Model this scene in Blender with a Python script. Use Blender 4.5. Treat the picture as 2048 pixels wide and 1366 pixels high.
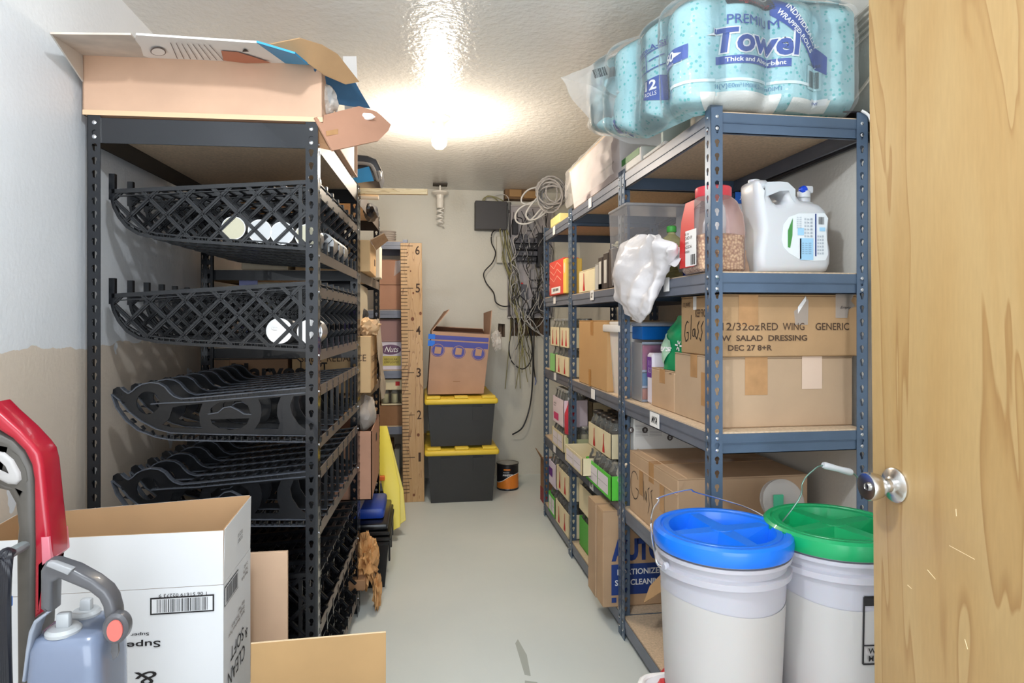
import bpy, bmesh, math, random
from mathutils import Vector, Matrix, noise
random.seed(7)
S = bpy.context.scene; C = S.collection; D = bpy.data
for o in list(D.objects): D.objects.remove(o)
pi = math.pi
# ---------------------------------------------------------------- camera, world, light, exposure
CAMZ = 1.257; YAW = math.radians(8.397); F = 1260.0
cd = D.cameras.new('camera'); cam = D.objects.new('camera', cd); C.objects.link(cam)
cam.location = (0, 0, CAMZ); cam.rotation_euler = (pi/2, 0, -YAW)
cd.sensor_width = 36; cd.lens = F*36/2048; cd.shift_y = -43/2048; cd.clip_start = .02
S.camera = cam
w = D.worlds.new('world'); S.world = w; w.use_nodes = True
w.node_tree.nodes['Background'].inputs[0].default_value = (.93, .96, 1, 1)
w.node_tree.nodes['Background'].inputs[1].default_value = .85
def lamp(kind, name, loc, energy, col, size=.1, rot=(0,0,0), size_y=None):
    l = D.lights.new(name, kind); l.energy = energy; l.color = col
    if kind == 'AREA':
        l.size = size
        if size_y: l.shape = 'RECTANGLE'; l.size_y = size_y
    else: l.shadow_soft_size = size
    o = D.objects.new(name, l); C.objects.link(o); o.location = loc; o.rotation_euler = rot
    return o
lamp('POINT', 'near_ceiling_lamp', (-.20, .62, 2.15), 34, (.90, .955, 1), .035)
lamp('POINT', 'far_ceiling_lamp', (.10, 3.26, 2.035), 21, (1, .875, .72), .045)
lamp('AREA', 'hallway_fill_light', (.30, -1.7, 1.25), 50, (.86, .93, 1), 2.1, (math.radians(90), 0, 0), 2.0)  # soft fill added behind the camera, standing in for hallway daylight
S.view_settings.view_transform = 'Standard'; S.view_settings.look = 'None'
S.view_settings.gamma = 1; S.view_settings.use_curve_mapping = False; S.view_settings.exposure = 0.38
# ---------------------------------------------------------------- geometry of the view, used to measure positions
cY, sY = math.cos(YAW), math.sin(YAW)
def at(u, v, X=None, Y=None, Z=None):
    a = (u-1024)/F; d = Vector((a*cY+sY, cY-a*sY, (640-v)/F))
    t = X/d.x if X is not None else Y/d.y if Y is not None else (Z-CAMZ)/d.z
    p = d*t; p.z += CAMZ; return p
# ---------------------------------------------------------------- materials
def lin(c): return tuple(((x/255)/12.92 if x/255 <= .04045 else ((x/255+.055)/1.055)**2.4) for x in c)
MATS = {}
def mat(name, rgb, rough=.6, metal=0, var=0, vs=6, bump=0, bs=80, trans=0, ior=1.45, rgb2=None, sx=(1,1,1), coat=0, emit=0, alpha=1, sub=0, spec=None):
    if name in MATS: return MATS[name]
    m = D.materials.new(name); m.use_nodes = True; nt = m.node_tree; N = nt.nodes; L = nt.links
    b = N['Principled BSDF']; b.inputs['Base Color'].default_value = (*lin(rgb), 1)
    b.inputs['Roughness'].default_value = rough; b.inputs['Metallic'].default_value = metal
    b.inputs['IOR'].default_value = ior; b.inputs['Transmission Weight'].default_value = trans
    b.inputs['Coat Weight'].default_value = coat; b.inputs['Alpha'].default_value = alpha
    if spec is not None: b.inputs['Specular IOR Level'].default_value = spec
    if sub: b.inputs['Subsurface Weight'].default_value = sub; b.inputs['Subsurface Scale'].default_value = .01
    if emit:
        b.inputs['Emission Color'].default_value = (*lin(rgb), 1); b.inputs['Emission Strength'].default_value = emit
    tc = N.new('ShaderNodeTexCoord')
    if var or rgb2:
        mp = N.new('ShaderNodeMapping'); mp.inputs['Scale'].default_value = sx; L.new(tc.outputs['Object'], mp.inputs[0])
        n = N.new('ShaderNodeTexNoise'); n.inputs['Scale'].default_value = vs; n.inputs['Detail'].default_value = 5; L.new(mp.outputs[0], n.inputs['Vector'])
        r = N.new('ShaderNodeValToRGB'); r.color_ramp.elements[0].position = .3; r.color_ramp.elements[1].position = .72
        c2 = rgb2 or tuple(min(255, x*(1+var)) for x in rgb); c1 = rgb if rgb2 else tuple(x*(1-var) for x in rgb)
        r.color_ramp.elements[0].color = (*lin(c1), 1); r.color_ramp.elements[1].color = (*lin(c2), 1)
        L.new(n.outputs[0], r.inputs[0]); L.new(r.outputs[0], b.inputs['Base Color'])
    if bump:
        n2 = N.new('ShaderNodeTexNoise'); n2.inputs['Scale'].default_value = bs; n2.inputs['Detail'].default_value = 3; L.new(tc.outputs['Object'], n2.inputs['Vector'])
        bp = N.new('ShaderNodeBump'); bp.inputs['Strength'].default_value = bump; bp.inputs['Distance'].default_value = .01
        L.new(n2.outputs[0], bp.inputs['Height']); L.new(bp.outputs[0], b.inputs['Normal'])
    MATS[name] = m; return m
def film(name, rgb, amount=.25, rough=.12, bump=.0):
    """thin clear plastic: mostly see-through, with a gloss"""
    if name in MATS: return MATS[name]
    m = D.materials.new(name); m.use_nodes = True; nt = m.node_tree; N = nt.nodes; L = nt.links
    b = N['Principled BSDF']; b.inputs['Base Color'].default_value = (*lin(rgb), 1); b.inputs['Roughness'].default_value = rough
    t = N.new('ShaderNodeBsdfTransparent'); mx = N.new('ShaderNodeMixShader'); fr = N.new('ShaderNodeFresnel'); fr.inputs[0].default_value = 1.5
    ad = N.new('ShaderNodeMath'); ad.operation = 'ADD'; ad.use_clamp = True; ad.inputs[1].default_value = amount
    L.new(fr.outputs[0], ad.inputs[0]); L.new(ad.outputs[0], mx.inputs[0]); L.new(t.outputs[0], mx.inputs[1]); L.new(b.outputs[0], mx.inputs[2])
    L.new(mx.outputs[0], N['Material Output'].inputs[0]); MATS[name] = m; return m
def wood(name, c1, c2, c3, scale=1, axis='Z', rough=.4, dist=4):
    m = D.materials.new(name); m.use_nodes = True; nt = m.node_tree; N = nt.nodes; L = nt.links; b = N['Principled BSDF']
    b.inputs['Roughness'].default_value = rough
    tc = N.new('ShaderNodeTexCoord'); mp = N.new('ShaderNodeMapping'); L.new(tc.outputs['Object'], mp.inputs[0])
    mp.inputs['Scale'].default_value = {'Z': (scale, scale, scale*.12), 'X': (scale*.12, scale, scale), 'Y': (scale, scale*.12, scale)}[axis]
    n1 = N.new('ShaderNodeTexNoise'); n1.inputs['Scale'].default_value = 2.2; n1.inputs['Detail'].default_value = 3; n1.inputs['Distortion'].default_value = .6
    L.new(mp.outputs[0], n1.inputs['Vector'])
    mu = N.new('ShaderNodeMath'); mu.operation = 'MULTIPLY'; mu.inputs[1].default_value = dist*2.2; L.new(n1.outputs[0], mu.inputs[0])
    sn = N.new('ShaderNodeMath'); sn.operation = 'FRACT'; L.new(mu.outputs[0], sn.inputs[0])
    r = N.new('ShaderNodeValToRGB'); e = r.color_ramp.elements; e[0].position = 0; e[0].color = (*lin(c1), 1); e[1].position = .85; e[1].color = (*lin(c2), 1)
    k = e.new(.97); k.color = (*lin(c3), 1); k2 = e.new(1.0); k2.color = (*lin(c1), 1); L.new(sn.outputs[0], r.inputs[0])
    n2 = N.new('ShaderNodeTexNoise'); n2.inputs['Scale'].default_value = 60; n2.inputs['Detail'].default_value = 2; L.new(mp.outputs[0], n2.inputs['Vector'])
    mx = N.new('ShaderNodeMixRGB'); mx.blend_type = 'MULTIPLY'; mx.inputs[0].default_value = .16; L.new(r.outputs[0], mx.inputs[1]); L.new(n2.outputs[0], mx.inputs[2])
    n3 = N.new('ShaderNodeTexNoise'); n3.inputs['Scale'].default_value = .9; L.new(mp.outputs[0], n3.inputs['Vector'])
    r3 = N.new('ShaderNodeValToRGB'); r3.color_ramp.elements[0].position = .35; r3.color_ramp.elements[1].position = .65
    r3.color_ramp.elements[0].color = (*lin(c3), 1); r3.color_ramp.elements[1].color = (1, 1, 1, 1); L.new(n3.outputs[0], r3.inputs[0])
    m3 = N.new('ShaderNodeMixRGB'); m3.blend_type = 'MULTIPLY'; m3.inputs[0].default_value = .18; L.new(mx.outputs[0], m3.inputs[1]); L.new(r3.outputs[0], m3.inputs[2])
    L.new(m3.outputs[0], b.inputs['Base Color']); MATS[name] = m; return m
KRAFT = mat('kraft_cardboard', (182,152,122), .8, var=.05, vs=5, bump=.03, bs=300, sx=(1,1,.3))
KRAFT2 = mat('tan_cardboard', (174,140,102), .8, var=.05, vs=7, bump=.03, bs=300)
KRAFTD = mat('brown_cardboard', (150,112,80), .8, var=.06, vs=7)
KRAFTR = mat('rosy_cardboard', (178,134,110), .8, var=.04, vs=7)
KEDGE = mat('corrugated_edge', (128,92,64), .9, var=.2, vs=200)
WHITE = mat('white_card', (210,212,215), .65, var=.015, vs=4)
CREAM = mat('cream_card', (226,212,176), .7, var=.03)
TAPE = mat('packing_tape', (176,134,92), .22, var=.06, vs=20)
CLEART = film('clear_tape', (225,220,215), .3, .12)
INK = mat('black_ink', (30,28,30), .7)
INKB = mat('brown_ink', (78,58,44), .8)
NAVY = mat('navy_ink', (36,62,128), .6)
WINK = mat('white_ink', (240,240,240), .6)
REDI = mat('red_ink', (196,40,40), .6)
GREENI = mat('green_ink', (60,170,60), .55)
GREEN2 = mat('lime_card', (92,200,66), .55)
PAPER = mat('white_paper', (236,234,232), .6)
BLUSTEEL = mat('slate_blue_paint', (84,102,124), .38, .25, var=.04, vs=8, coat=.15)
GRYSTEEL = mat('grey_blue_paint', (112,117,130), .42, .25, var=.05, vs=8)
BLKSTEEL = mat('black_gloss_paint', (20,23,29), .22, .1, coat=.35)
TAUPE = mat('rail_reflection_taupe', (112,101,92), .42, 0, var=.05, vs=12)  # brown reflection of floor and boxes on the black rails, painted as taupe
CHROME = mat('zinc', (215,218,224), .25, 1)
BOARD = mat('particle_board', (208,184,156), .85, var=.07, vs=120, bump=.05, bs=200)
BLKPL = mat('black_plastic', (14,16,20), .3, coat=.15)
FILM = film('clear_film', (235,235,238), .04, .08)
FILM2 = film('milky_film', (238,236,236), .72, .3)
GLASS = film('jar_glass', (190,190,184), .10, .05)
STEELB = mat('tin', (205,205,205), .28, .9, var=.05)
# ---------------------------------------------------------------- shape helpers (all in world metres)
def box(bm, x0, x1, y0, y1, z0, z1, bev=0, seg=1, M=None):
    if x1 < x0: x0, x1 = x1, x0
    if y1 < y0: y0, y1 = y1, y0
    if z1 < z0: z0, z1 = z1, z0
    r = bmesh.ops.create_cube(bm, size=1)
    vs = r['verts']
    for v in vs: v.co = Vector(((v.co.x+.5)*(x1-x0)+x0, (v.co.y+.5)*(y1-y0)+y0, (v.co.z+.5)*(z1-z0)+z0))
    if M: bmesh.ops.transform(bm, matrix=M, verts=vs)
    if bev: bmesh.ops.bevel(bm, geom=list({e for v in vs for e in v.link_edges}), offset=bev, segments=seg, affect='EDGES', profile=.5)
    return bm
def bar(bm, p, q, w, h, up=(0,1,0)):
    p, q = Vector(p), Vector(q); d = (q-p); Ln = d.length; d = d/Ln; up = Vector(up); s = d.cross(up)
    if s.length < 1e-6: s = d.cross(Vector((1,0,0)))
    s.normalize(); n = s.cross(d)
    M = Matrix((( d.x, s.x, n.x, p.x),(d.y, s.y, n.y, p.y),(d.z, s.z, n.z, p.z),(0,0,0,1)))
    return box(bm, 0, Ln, -w/2, w/2, -h/2, h/2, M=M)
def tube(bm, pts, r, n=7, closed=False):
    pts = [Vector(p) for p in pts]; rings = []; up = Vector((.123,.31,.94)).normalized()
    for i, p in enumerate(pts):
        a = pts[i-1] if (i or closed) else p; b = pts[(i+1) % len(pts)] if (i < len(pts)-1 or closed) else p
        d = (b-a).normalized(); s = d.cross(up)
        if s.length < .05: s = d.cross(Vector((1,0,0)))
        s.normalize(); t = d.cross(s); rr = r[i] if isinstance(r, (list, tuple)) else r
        rings.append([bm.verts.new(p+(s*math.cos(2*pi*k/n)+t*math.sin(2*pi*k/n))*rr) for k in range(n)])
    m = len(rings)
    for i in range(m if closed else m-1):
        A, B = rings[i], rings[(i+1) % m]
        for k in range(n): bm.faces.new((A[k], A[(k+1)%n], B[(k+1)%n], B[k]))
    if not closed: bm.faces.new(rings[0][::-1]); bm.faces.new(rings[-1])
    return bm
def smoothpath(pts, n=6):
    P = [Vector(p) for p in pts]; out = []
    for i in range(len(P)-1):
        a = P[max(i-1,0)]; b = P[i]; c = P[i+1]; d = P[min(i+2,len(P)-1)]
        for k in range(n):
            t = k/n; out.append(.5*((2*b)+(c-a)*t+(2*a-5*b+4*c-d)*t*t+(3*b-a-3*c+d)*t**3))
    out.append(P[-1]); return out
def lathe(bm, prof, c=(0,0,0), n=24, M=None, cap=True):
    c = Vector(c); rings = []
    for r, z in prof:
        vs = [bm.verts.new(Vector((r*math.cos(2*pi*k/n), r*math.sin(2*pi*k/n), z))) for k in range(n)]
        rings.append(vs)
    for A, B in zip(rings, rings[1:]):
        for k in range(n): bm.faces.new((A[k], A[(k+1)%n], B[(k+1)%n], B[k]))
    if cap:
        bm.faces.new(rings[0][::-1]); bm.faces.new(rings[-1])
    vs = [v for r in rings for v in r]
    bmesh.ops.transform(bm, matrix=Matrix.Translation(c) @ (M or Matrix()), verts=vs); return bm
def plate(loops, thick, bev=0, M=None, bm=None, res=2):
    """a flat outline with holes, given thickness (drawn in xy, thickness along z)"""
    cu = D.curves.new('t', 'CURVE'); cu.dimensions = '2D'; cu.fill_mode = 'BOTH'; cu.extrude = max(thick/2-bev, 0); cu.bevel_depth = bev; cu.bevel_resolution = res if bev else 0; cu.offset = -bev
    for lp in loops:
        s = cu.splines.new('POLY'); s.points.add(len(lp)-1); s.use_cyclic_u = True
        for k, p in enumerate(lp): s.points[k].co = (p[0], p[1], 0, 1)
    o = D.objects.new('t', cu); me = D.meshes.new_from_object(o); D.objects.remove(o); D.curves.remove(cu)
    b2 = bmesh.new(); b2.from_mesh(me); D.meshes.remove(me)
    bmesh.ops.remove_doubles(b2, verts=b2.verts, dist=1e-5)
    if M: bmesh.ops.transform(b2, matrix=M, verts=b2.verts)
    if bm is None: return b2
    me = D.meshes.new('t'); b2.to_mesh(me); b2.free(); bm.from_mesh(me); D.meshes.remove(me)
    return bm
def frame(o, right, up):
    r = Vector(right).normalized(); u = Vector(up).normalized(); n = r.cross(u); u = n.cross(r)
    return Matrix(((r.x,u.x,n.x,o[0]),(r.y,u.y,n.y,o[1]),(r.z,u.z,n.z,o[2]),(0,0,0,1)))
def card(bm, pts, thick=.004):
    """a thick panel through the given corner points"""
    P = [Vector(p) for p in pts]; n = Vector()
    for i in range(len(P)): n += P[i].cross(P[(i+1) % len(P)])
    n.normalize(); A = [bm.verts.new(p+n*thick/2) for p in P]; B = [bm.verts.new(p-n*thick/2) for p in P]
    bm.faces.new(A); bm.faces.new(B[::-1])
    for i in range(len(P)): j = (i+1) % len(P); bm.faces.new((A[j], A[i], B[i], B[j]))
    return bm
def grid(bm, fn, nu, nv, thick=0, closeu=False):
    V = [[bm.verts.new(Vector(fn(i/nu, j/nv))) for j in range(nv+1)] for i in range(nu+(0 if closeu else 1))]
    m = len(V)
    for i in range(nu):
        for j in range(nv): bm.faces.new((V[i][j], V[(i+1)%m][j], V[(i+1)%m][j+1], V[i][j+1]))
    if thick: bmesh.ops.solidify(bm, geom=bm.faces[:], thickness=thick)
    return bm
def blob(bm, c, r, amp=.15, fr=3, sub=3, seed=0, M=None):
    res = bmesh.ops.create_icosphere(bm, subdivisions=sub, radius=1)
    for v in res['verts']:
        k = 1+amp*noise.noise(v.co*fr+Vector((seed,)*3))+amp*.5*noise.noise(v.co*fr*2.7+Vector((seed+5,)*3))
        v.co = Vector((v.co.x*r[0]*k, v.co.y*r[1]*k, v.co.z*r[2]*k))
        if M: v.co = M @ v.co
        v.co += Vector(c)
    return bm
BM = bmesh.new
# ---------------------------------------------------------------- object helpers
W = {}
def finish(bm, name, m, M=None, smooth=True, ang=35):
    if M: bmesh.ops.transform(bm, matrix=M, verts=bm.verts)
    bmesh.ops.recalc_face_normals(bm, faces=bm.faces)
    me = D.meshes.new(name); bm.to_mesh(me); bm.free()
    me.materials.append(m)
    if smooth:
        me.polygons.foreach_set('use_smooth', [True]*len(me.polygons)); me.set_sharp_from_angle(angle=math.radians(ang))
    return me
def tag(o, label=None, cat=None, group=None, kind=None):
    if label: o['label'] = label
    if cat: o['category'] = cat
    if group: o['group'] = group
    if kind: o['kind'] = kind
    return o
def thing(name, label, cat, loc, rz=0, group=None):
    o = D.objects.new(name, None); C.objects.link(o); o.location = loc; o.rotation_euler = (0,0,rz); o.empty_display_size = .05
    W[o.name] = Matrix.Translation(Vector(loc)) @ Matrix.Rotation(rz, 4, 'Z'); return tag(o, label, cat, group)
def rootM(o):
    while o.parent: o = o.parent
    return W.get(o.name, Matrix.Translation(o.location))
def part(name, bm, m, parent, label=None, kind=None, local=False, **k):
    me = finish(bm, name, m, None if local else rootM(parent).inverted(), **k)
    o = D.objects.new(name, me); C.objects.link(o); o.parent = parent; return tag(o, label, kind=kind)
def solo(name, bm, m, label, cat, group=None, kind=None, **k):
    xs = [v.co for v in bm.verts]; c = Vector(((min(p.x for p in xs)+max(p.x for p in xs))/2, (min(p.y for p in xs)+max(p.y for p in xs))/2, min(p.z for p in xs)))
    me = finish(bm, name, m, Matrix.Translation(-c), **k); o = D.objects.new(name, me); C.objects.link(o); o.location = c
    W[o.name] = Matrix.Translation(c); return tag(o, label, cat, group, kind)
def struct(name, bm, m, **k):
    o = D.objects.new(name, finish(bm, name, m, **k)); C.objects.link(o); W[o.name] = Matrix(); return tag(o, kind='structure')
def copy_thing(o, loc, label=None, group=None, rz=None):
    c = o.copy(); C.objects.link(c); c.location = loc; W[c.name] = Matrix.Translation(Vector(loc))
    if rz is not None: c.rotation_euler = (0,0,rz)
    if label: c['label'] = label
    if group: c['group'] = group
    for ch in list(o.children):
        d = ch.copy(); C.objects.link(d); d.parent = c
        for g in list(ch.children): e = g.copy(); C.objects.link(e); e.parent = d
    return c
def txtmesh(s, shear=0, bold=0):
    cu = D.curves.new('t', 'FONT'); cu.body = s; cu.shear = shear; cu.offset = bold; cu.resolution_u = 3
    o = D.objects.new('t', cu); me = D.meshes.new_from_object(o); D.objects.remove(o); D.curves.remove(cu); return me
def lettering(parent, s, c, right, up, w, h, m=INK, shear=0, bold=0, name='lettering', off=.0008, fn=None, rot=0):
    """flat print: text s fitted to w by h, centred on c, running along right"""
    me = txtmesh(s, shear, bold); bm = BM(); bm.from_mesh(me); D.meshes.remove(me)
    if not bm.verts: return
    xs = [v.co.x for v in bm.verts]; ys = [v.co.y for v in bm.verts]; x0, x1, y0, y1 = min(xs), max(xs), min(ys), max(ys)
    for v in bm.verts:
        x = (v.co.x-(x0+x1)/2)/(x1-x0)*w; y = (v.co.y-(y0+y1)/2)/(y1-y0)*h
        if rot: x, y = x*math.cos(rot)-y*math.sin(rot), x*math.sin(rot)+y*math.cos(rot)
        v.co = Vector((x, y, off))
    if fn:
        for _ in range(5):
            es = [e for e in bm.edges if e.calc_length() > .008]
            if not es: break
            bmesh.ops.subdivide_edges(bm, edges=es, cuts=1)
            bmesh.ops.triangulate(bm, faces=[f for f in bm.faces if len(f.verts) > 3])
        for v in bm.verts: v.co = fn(v.co.x, v.co.y)
    else: bmesh.ops.transform(bm, matrix=frame(c, right, up), verts=bm.verts)
    return part(name, bm, m, parent, smooth=False)
def printed(parent, polys, c, right, up, m=INK, name='printed_mark', off=.0006, fn=None):
    bm = BM()
    for P in polys: bm.faces.new([bm.verts.new((p[0], p[1], off)) for p in P])
    if fn:
        for _ in range(6):
            es = [e for e in bm.edges if e.calc_length() > .008]
            if not es: break
            bmesh.ops.subdivide_edges(bm, edges=es, cuts=1)
            bmesh.ops.triangulate(bm, faces=[f for f in bm.faces if len(f.verts) > 3])
        for v in bm.verts: v.co = fn(v.co.x, v.co.y)
    else: bmesh.ops.transform(bm, matrix=frame(c, right, up), verts=bm.verts)
    return part(name, bm, m, parent, smooth=False)
def R4(x0, x1, y0, y1): return [(x0,y0),(x1,y0),(x1,y1),(x0,y1)]
def strokes(lines, w):
    out = []
    for ln in lines:
        for a, b in zip(ln, ln[1:]):
            dx, dy = b[0]-a[0], b[1]-a[1]; l = math.hypot(dx, dy) or 1; nx, ny = -dy/l*w/2, dx/l*w/2
            out.append([(a[0]+nx,a[1]+ny),(a[0]-nx,a[1]-ny),(b[0]-nx,b[1]-ny),(b[0]+nx,b[1]+ny)])
    return out
def circ(cx, cy, r, n=20, ry=None, a0=0, a1=2*pi): return [(cx+r*math.cos(a0+(a1-a0)*k/n), cy+(ry or r)*math.sin(a0+(a1-a0)*k/n)) for k in range(n+(0 if a1-a0 >= 2*pi-1e-3 else 1))]
def barcode(w, h, n=28, seed=1):
    rnd = random.Random(seed); x = -w/2; out = []
    while x < w/2:
        b = rnd.choice((.6,.6,1.1,1.7))*w/n/2.2; out.append(R4(x, min(x+b, w/2), -h/2, h/2)); x += b+rnd.choice((.7,1,1.6))*w/n/2.2
    return out
XF, UPZ = (0,-1,0), (0,0,1)      # reading direction on a face that looks towards -x
YF = (1,0,0)                     # reading direction on a face that looks towards -y
def rbox(bm, x0, x1, y0, y1, z0, z1, r=.004): return box(bm, x0, x1, y0, y1, z0, z1, r)
def carton(label, x0, x1, y0, y1, z0, z1, m=KRAFT, seam='y', rz=0, group=None, tape=True, name='cardboard_box', cat='box', tm=None):
    c = ((x0+x1)/2, (y0+y1)/2, z0); t = thing(name, label, cat, c, rz, group); hx, hy, h = (x1-x0)/2, (y1-y0)/2, z1-z0
    part('body', box(BM(), -hx, hx, -hy, hy, 0, h-.004, .003), m, t, local=True)
    g = .0012
    if seam == 'y':
        for a, b in ((-hx, -g), (g, hx)): part('flap', box(BM(), a, b, -hy, hy, h-.0038, h, .001), m, t, local=True)
    else:
        for a, b in ((-hy, -g), (g, hy)): part('flap', box(BM(), -hx, hx, a, b, h-.0038, h, .001), m, t, local=True)
    if tape:
        bm = BM(); tw = .024; dr = min(.07, h*.35)
        if seam == 'y': box(bm, -tw, tw, -hy-.0008, hy+.0008, h, h+.0007); [box(bm, -tw, tw, s*(hy+.0003), s*(hy+.001), h-dr, h+.0006) for s in (-1,1)]
        else: box(bm, -hx-.0008, hx+.0008, -tw, tw, h, h+.0007); [box(bm, s*(hx+.0003), s*(hx+.001), -tw, tw, h-dr, h+.0006) for s in (-1,1)]
        part('packing_tape', bm, tm or TAPE, t, local=True)
    return t
# ================================================================= SETTING
LX, RX, FY, NY, CZ = -.958, 1.315, 5.06, -2.1, 2.30
def wallmat(name, c_up, c_lo=None, split=1.18, rough=.45, bump=.12, bs=70):
    m = D.materials.new(name); m.use_nodes = True; nt = m.node_tree; N = nt.nodes; L = nt.links; b = N['Principled BSDF']; b.inputs['Roughness'].default_value = rough
    tc = N.new('ShaderNodeTexCoord'); sp = N.new('ShaderNodeSeparateXYZ'); L.new(tc.outputs['Object'], sp.inputs[0])
    n = N.new('ShaderNodeTexNoise'); n.inputs['Scale'].default_value = 4; n.inputs['Detail'].default_value = 6; L.new(tc.outputs['Object'], n.inputs['Vector'])
    r = N.new('ShaderNodeValToRGB'); r.color_ramp.elements[0].position = .3; r.color_ramp.elements[1].position = .7
    r.color_ramp.elements[0].color = (*lin(tuple(x*.975 for x in c_up)), 1); r.color_ramp.elements[1].color = (*lin(c_up), 1); L.new(n.outputs[0], r.inputs[0])
    out = r.outputs[0]
    if c_lo:   # a lower coat of another paint with a ragged edge, and a few bare patches of the upper one
        def M2(op, a, bb, c=None):
            q = N.new('ShaderNodeMath'); q.operation = op
            for i, x in enumerate((a, bb)):
                if isinstance(x, (int, float)): q.inputs[i].default_value = x
                else: L.new(x, q.inputs[i])
            return q.outputs[0]
        n2 = N.new('ShaderNodeTexNoise'); n2.inputs['Scale'].default_value = 9; n2.inputs['Detail'].default_value = 6; L.new(tc.outputs['Object'], n2.inputs['Vector'])
        edge = M2('ADD', M2('MULTIPLY', n2.outputs[0], .06), split-.03); below = M2('LESS_THAN', sp.outputs[2], edge)
        n3 = N.new('ShaderNodeTexNoise'); n3.inputs['Scale'].default_value = 5.2; n3.inputs['Detail'].default_value = 3; L.new(tc.outputs['Object'], n3.inputs['Vector'])
        patch = M2('LESS_THAN', n3.outputs[0], .665); f = M2('MULTIPLY', below, patch)
        mx = N.new('ShaderNodeMixRGB'); L.new(f, mx.inputs[0]); L.new(out, mx.inputs[1]); mx.inputs[2].default_value = (*lin(c_lo), 1); out = mx.outputs[0]
    L.new(out, b.inputs['Base Color'])
    nb = N.new('ShaderNodeTexNoise'); nb.inputs['Scale'].default_value = bs; nb.inputs['Detail'].default_value = 4; L.new(tc.outputs['Object'], nb.inputs['Vector'])
    bp = N.new('ShaderNodeBump'); bp.inputs['Strength'].default_value = bump; bp.inputs['Distance'].default_value = .01; L.new(nb.outputs[0], bp.inputs['Height']); L.new(bp.outputs[0], b.inputs['Normal'])
    MATS[name] = m; return m
WALL_L = wallmat('two_coat_wall', (222,225,229), (208,195,180))
WALL = wallmat('pale_wall', (210,206,193))
WALLR = wallmat('right_wall', (220,217,210))
CEIL = wallmat('gloss_ceiling', (226,225,221), rough=.2, bump=.42, bs=42)
FLOOR = mat('painted_concrete', (212,219,217), .42, rgb2=(222,227,223), vs=1.6, bump=.05, bs=30)
struct('floor', box(BM(), LX-.1, RX+.9, NY, FY+.1, -.06, 0), FLOOR)
struct('ceiling', box(BM(), LX-.1, RX+.1, NY, FY+.1, CZ, CZ+.06), CEIL)
struct('wall_left', box(BM(), LX-.08, LX, NY, FY, 0, CZ), WALL_L)
struct('wall_right', box(BM(), RX, RX+.08, .45, FY, 0, CZ), WALLR)
# far wall with two rough cut-outs where the boards behind show
def hole(u0, u1, v0, v1): a = at(u0, v1, Y=FY); b = at(u1, v0, Y=FY); return [(a.x,a.z),(b.x,a.z),(b.x,b.z),(a.x,b.z)]
H1, H2 = hole(995,1010,648,674), hole(1020,1101,636,672)
H1[3] = (H1[3][0]+.006, H1[3][1]+.004)
struct('wall_back', plate([[(LX-.08,0),(RX+.08,0),(RX+.08,CZ),(LX-.08,CZ)], H1, H2], .02, M=Matrix(((1,0,0,0),(0,0,-1,FY+.01),(0,1,0,0),(0,0,0,1)))), WALL)
LATH = wood('old_boards', (112,92,74), (92,72,56), (60,46,38), 6, 'Z', .8)
wb = struct('wall_cavity_lining', box(BM(), LX, RX, FY+.07, FY+.09, .8, 1.5), LATH)
for k in range(9):
    x = H2[0][0]-.2+k*.075
    part('board', box(BM(), x, x+.066, FY+.045+.006*(k%2), FY+.062+.006*(k%2), .9, 1.4), LATH, wb)
# paint scuffs on the floor
DARKF = mat('floor_scuff', (150,153,146), .6); PATCH = mat('floor_patch', (172,178,172), .5)
fl = D.objects['floor']
for pts in ([(.37,2.2),(.39,2.19),(.40,2.33),(.385,2.45),(.37,2.42)], [(.36,2.14),(.41,2.12),(.405,2.15),(.365,2.165)]):
    bm = BM(); bm.faces.new([bm.verts.new((x, y, .0008)) for x, y in pts]); part('worn_patch', bm, PATCH, fl)
# ---------------------------------------------------------------- the open door
OAK = wood('birch_veneer', (184,155,108), (178,146,98), (162,127,82), 3.0, 'Z', .36, 3)
DX, DY = .909, 1.145
door = thing('door_1', None, None, (DX, DY, 0)); tag(door, 'flat birch veneer door standing open with brushed round knob', 'door', kind='structure')
door.rotation_euler = (0, math.radians(-.55), 0); W[door.name] = Matrix.Translation((DX,DY,0)) @ Matrix.Rotation(math.radians(-.55), 4, 'Y')
part('slab', box(BM(), 0, .035, -.76, 0, .01, 2.03, .0015), OAK, door, local=True)
kz, ky = .942, -.062
RX90 = Matrix.Translation((0, ky, kz)) @ Matrix.Rotation(-pi/2, 4, 'Y')
NICK = mat('brushed_nickel', (205,203,200), .24, 1, bump=.02, bs=400)
part('rose', lathe(BM(), [(.033,0),(.033,.004),(.030,.007),(.018,.010),(.013,.014),(.012,.022)], n=40, M=RX90), NICK, door, local=True)
kn = part('knob', lathe(BM(), [(.012,.02),(.014,.026),(.0225,.036),(.0265,.05),(.0265,.058),(.0245,.062),(.012,.0595),(.0005,.0595)], n=40, M=RX90), NICK, door, local=True)
bm = lathe(BM(), [(.0075,.0593),(.0075,.0625),(.006,.0625),(.006,.0605),(.0005,.0605)], n=24, M=RX90); part('lock_cylinder', bm, NICK, kn, local=True)
part('keyhole', box(BM(), -.0629, -.0620, ky-.0011, ky+.0011, kz-.0045, kz+.0045), INK, kn, local=True)
part('latch_plate', box(BM(), .006, .030, -.0002, .0012, kz-.028, kz+.028), NICK, door, local=True)
SCR = mat('veneer_scratch', (232,214,178), .6)
for (y, z, l, a) in ((-.20,.925,.012,1.5),(-.155,.80,.02,.5),(-.235,.865,.05,.1),(-.29,.60,.02,1.0),(-.10,.76,.01,.3),(-.22,.71,.015,1.2)):
    part('scratch', bar(BM(), (-.0004,y,z), (-.0004,y+l*math.cos(a),z+l*math.sin(a)), .0009, .0006), SCR, door, local=True)
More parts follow.
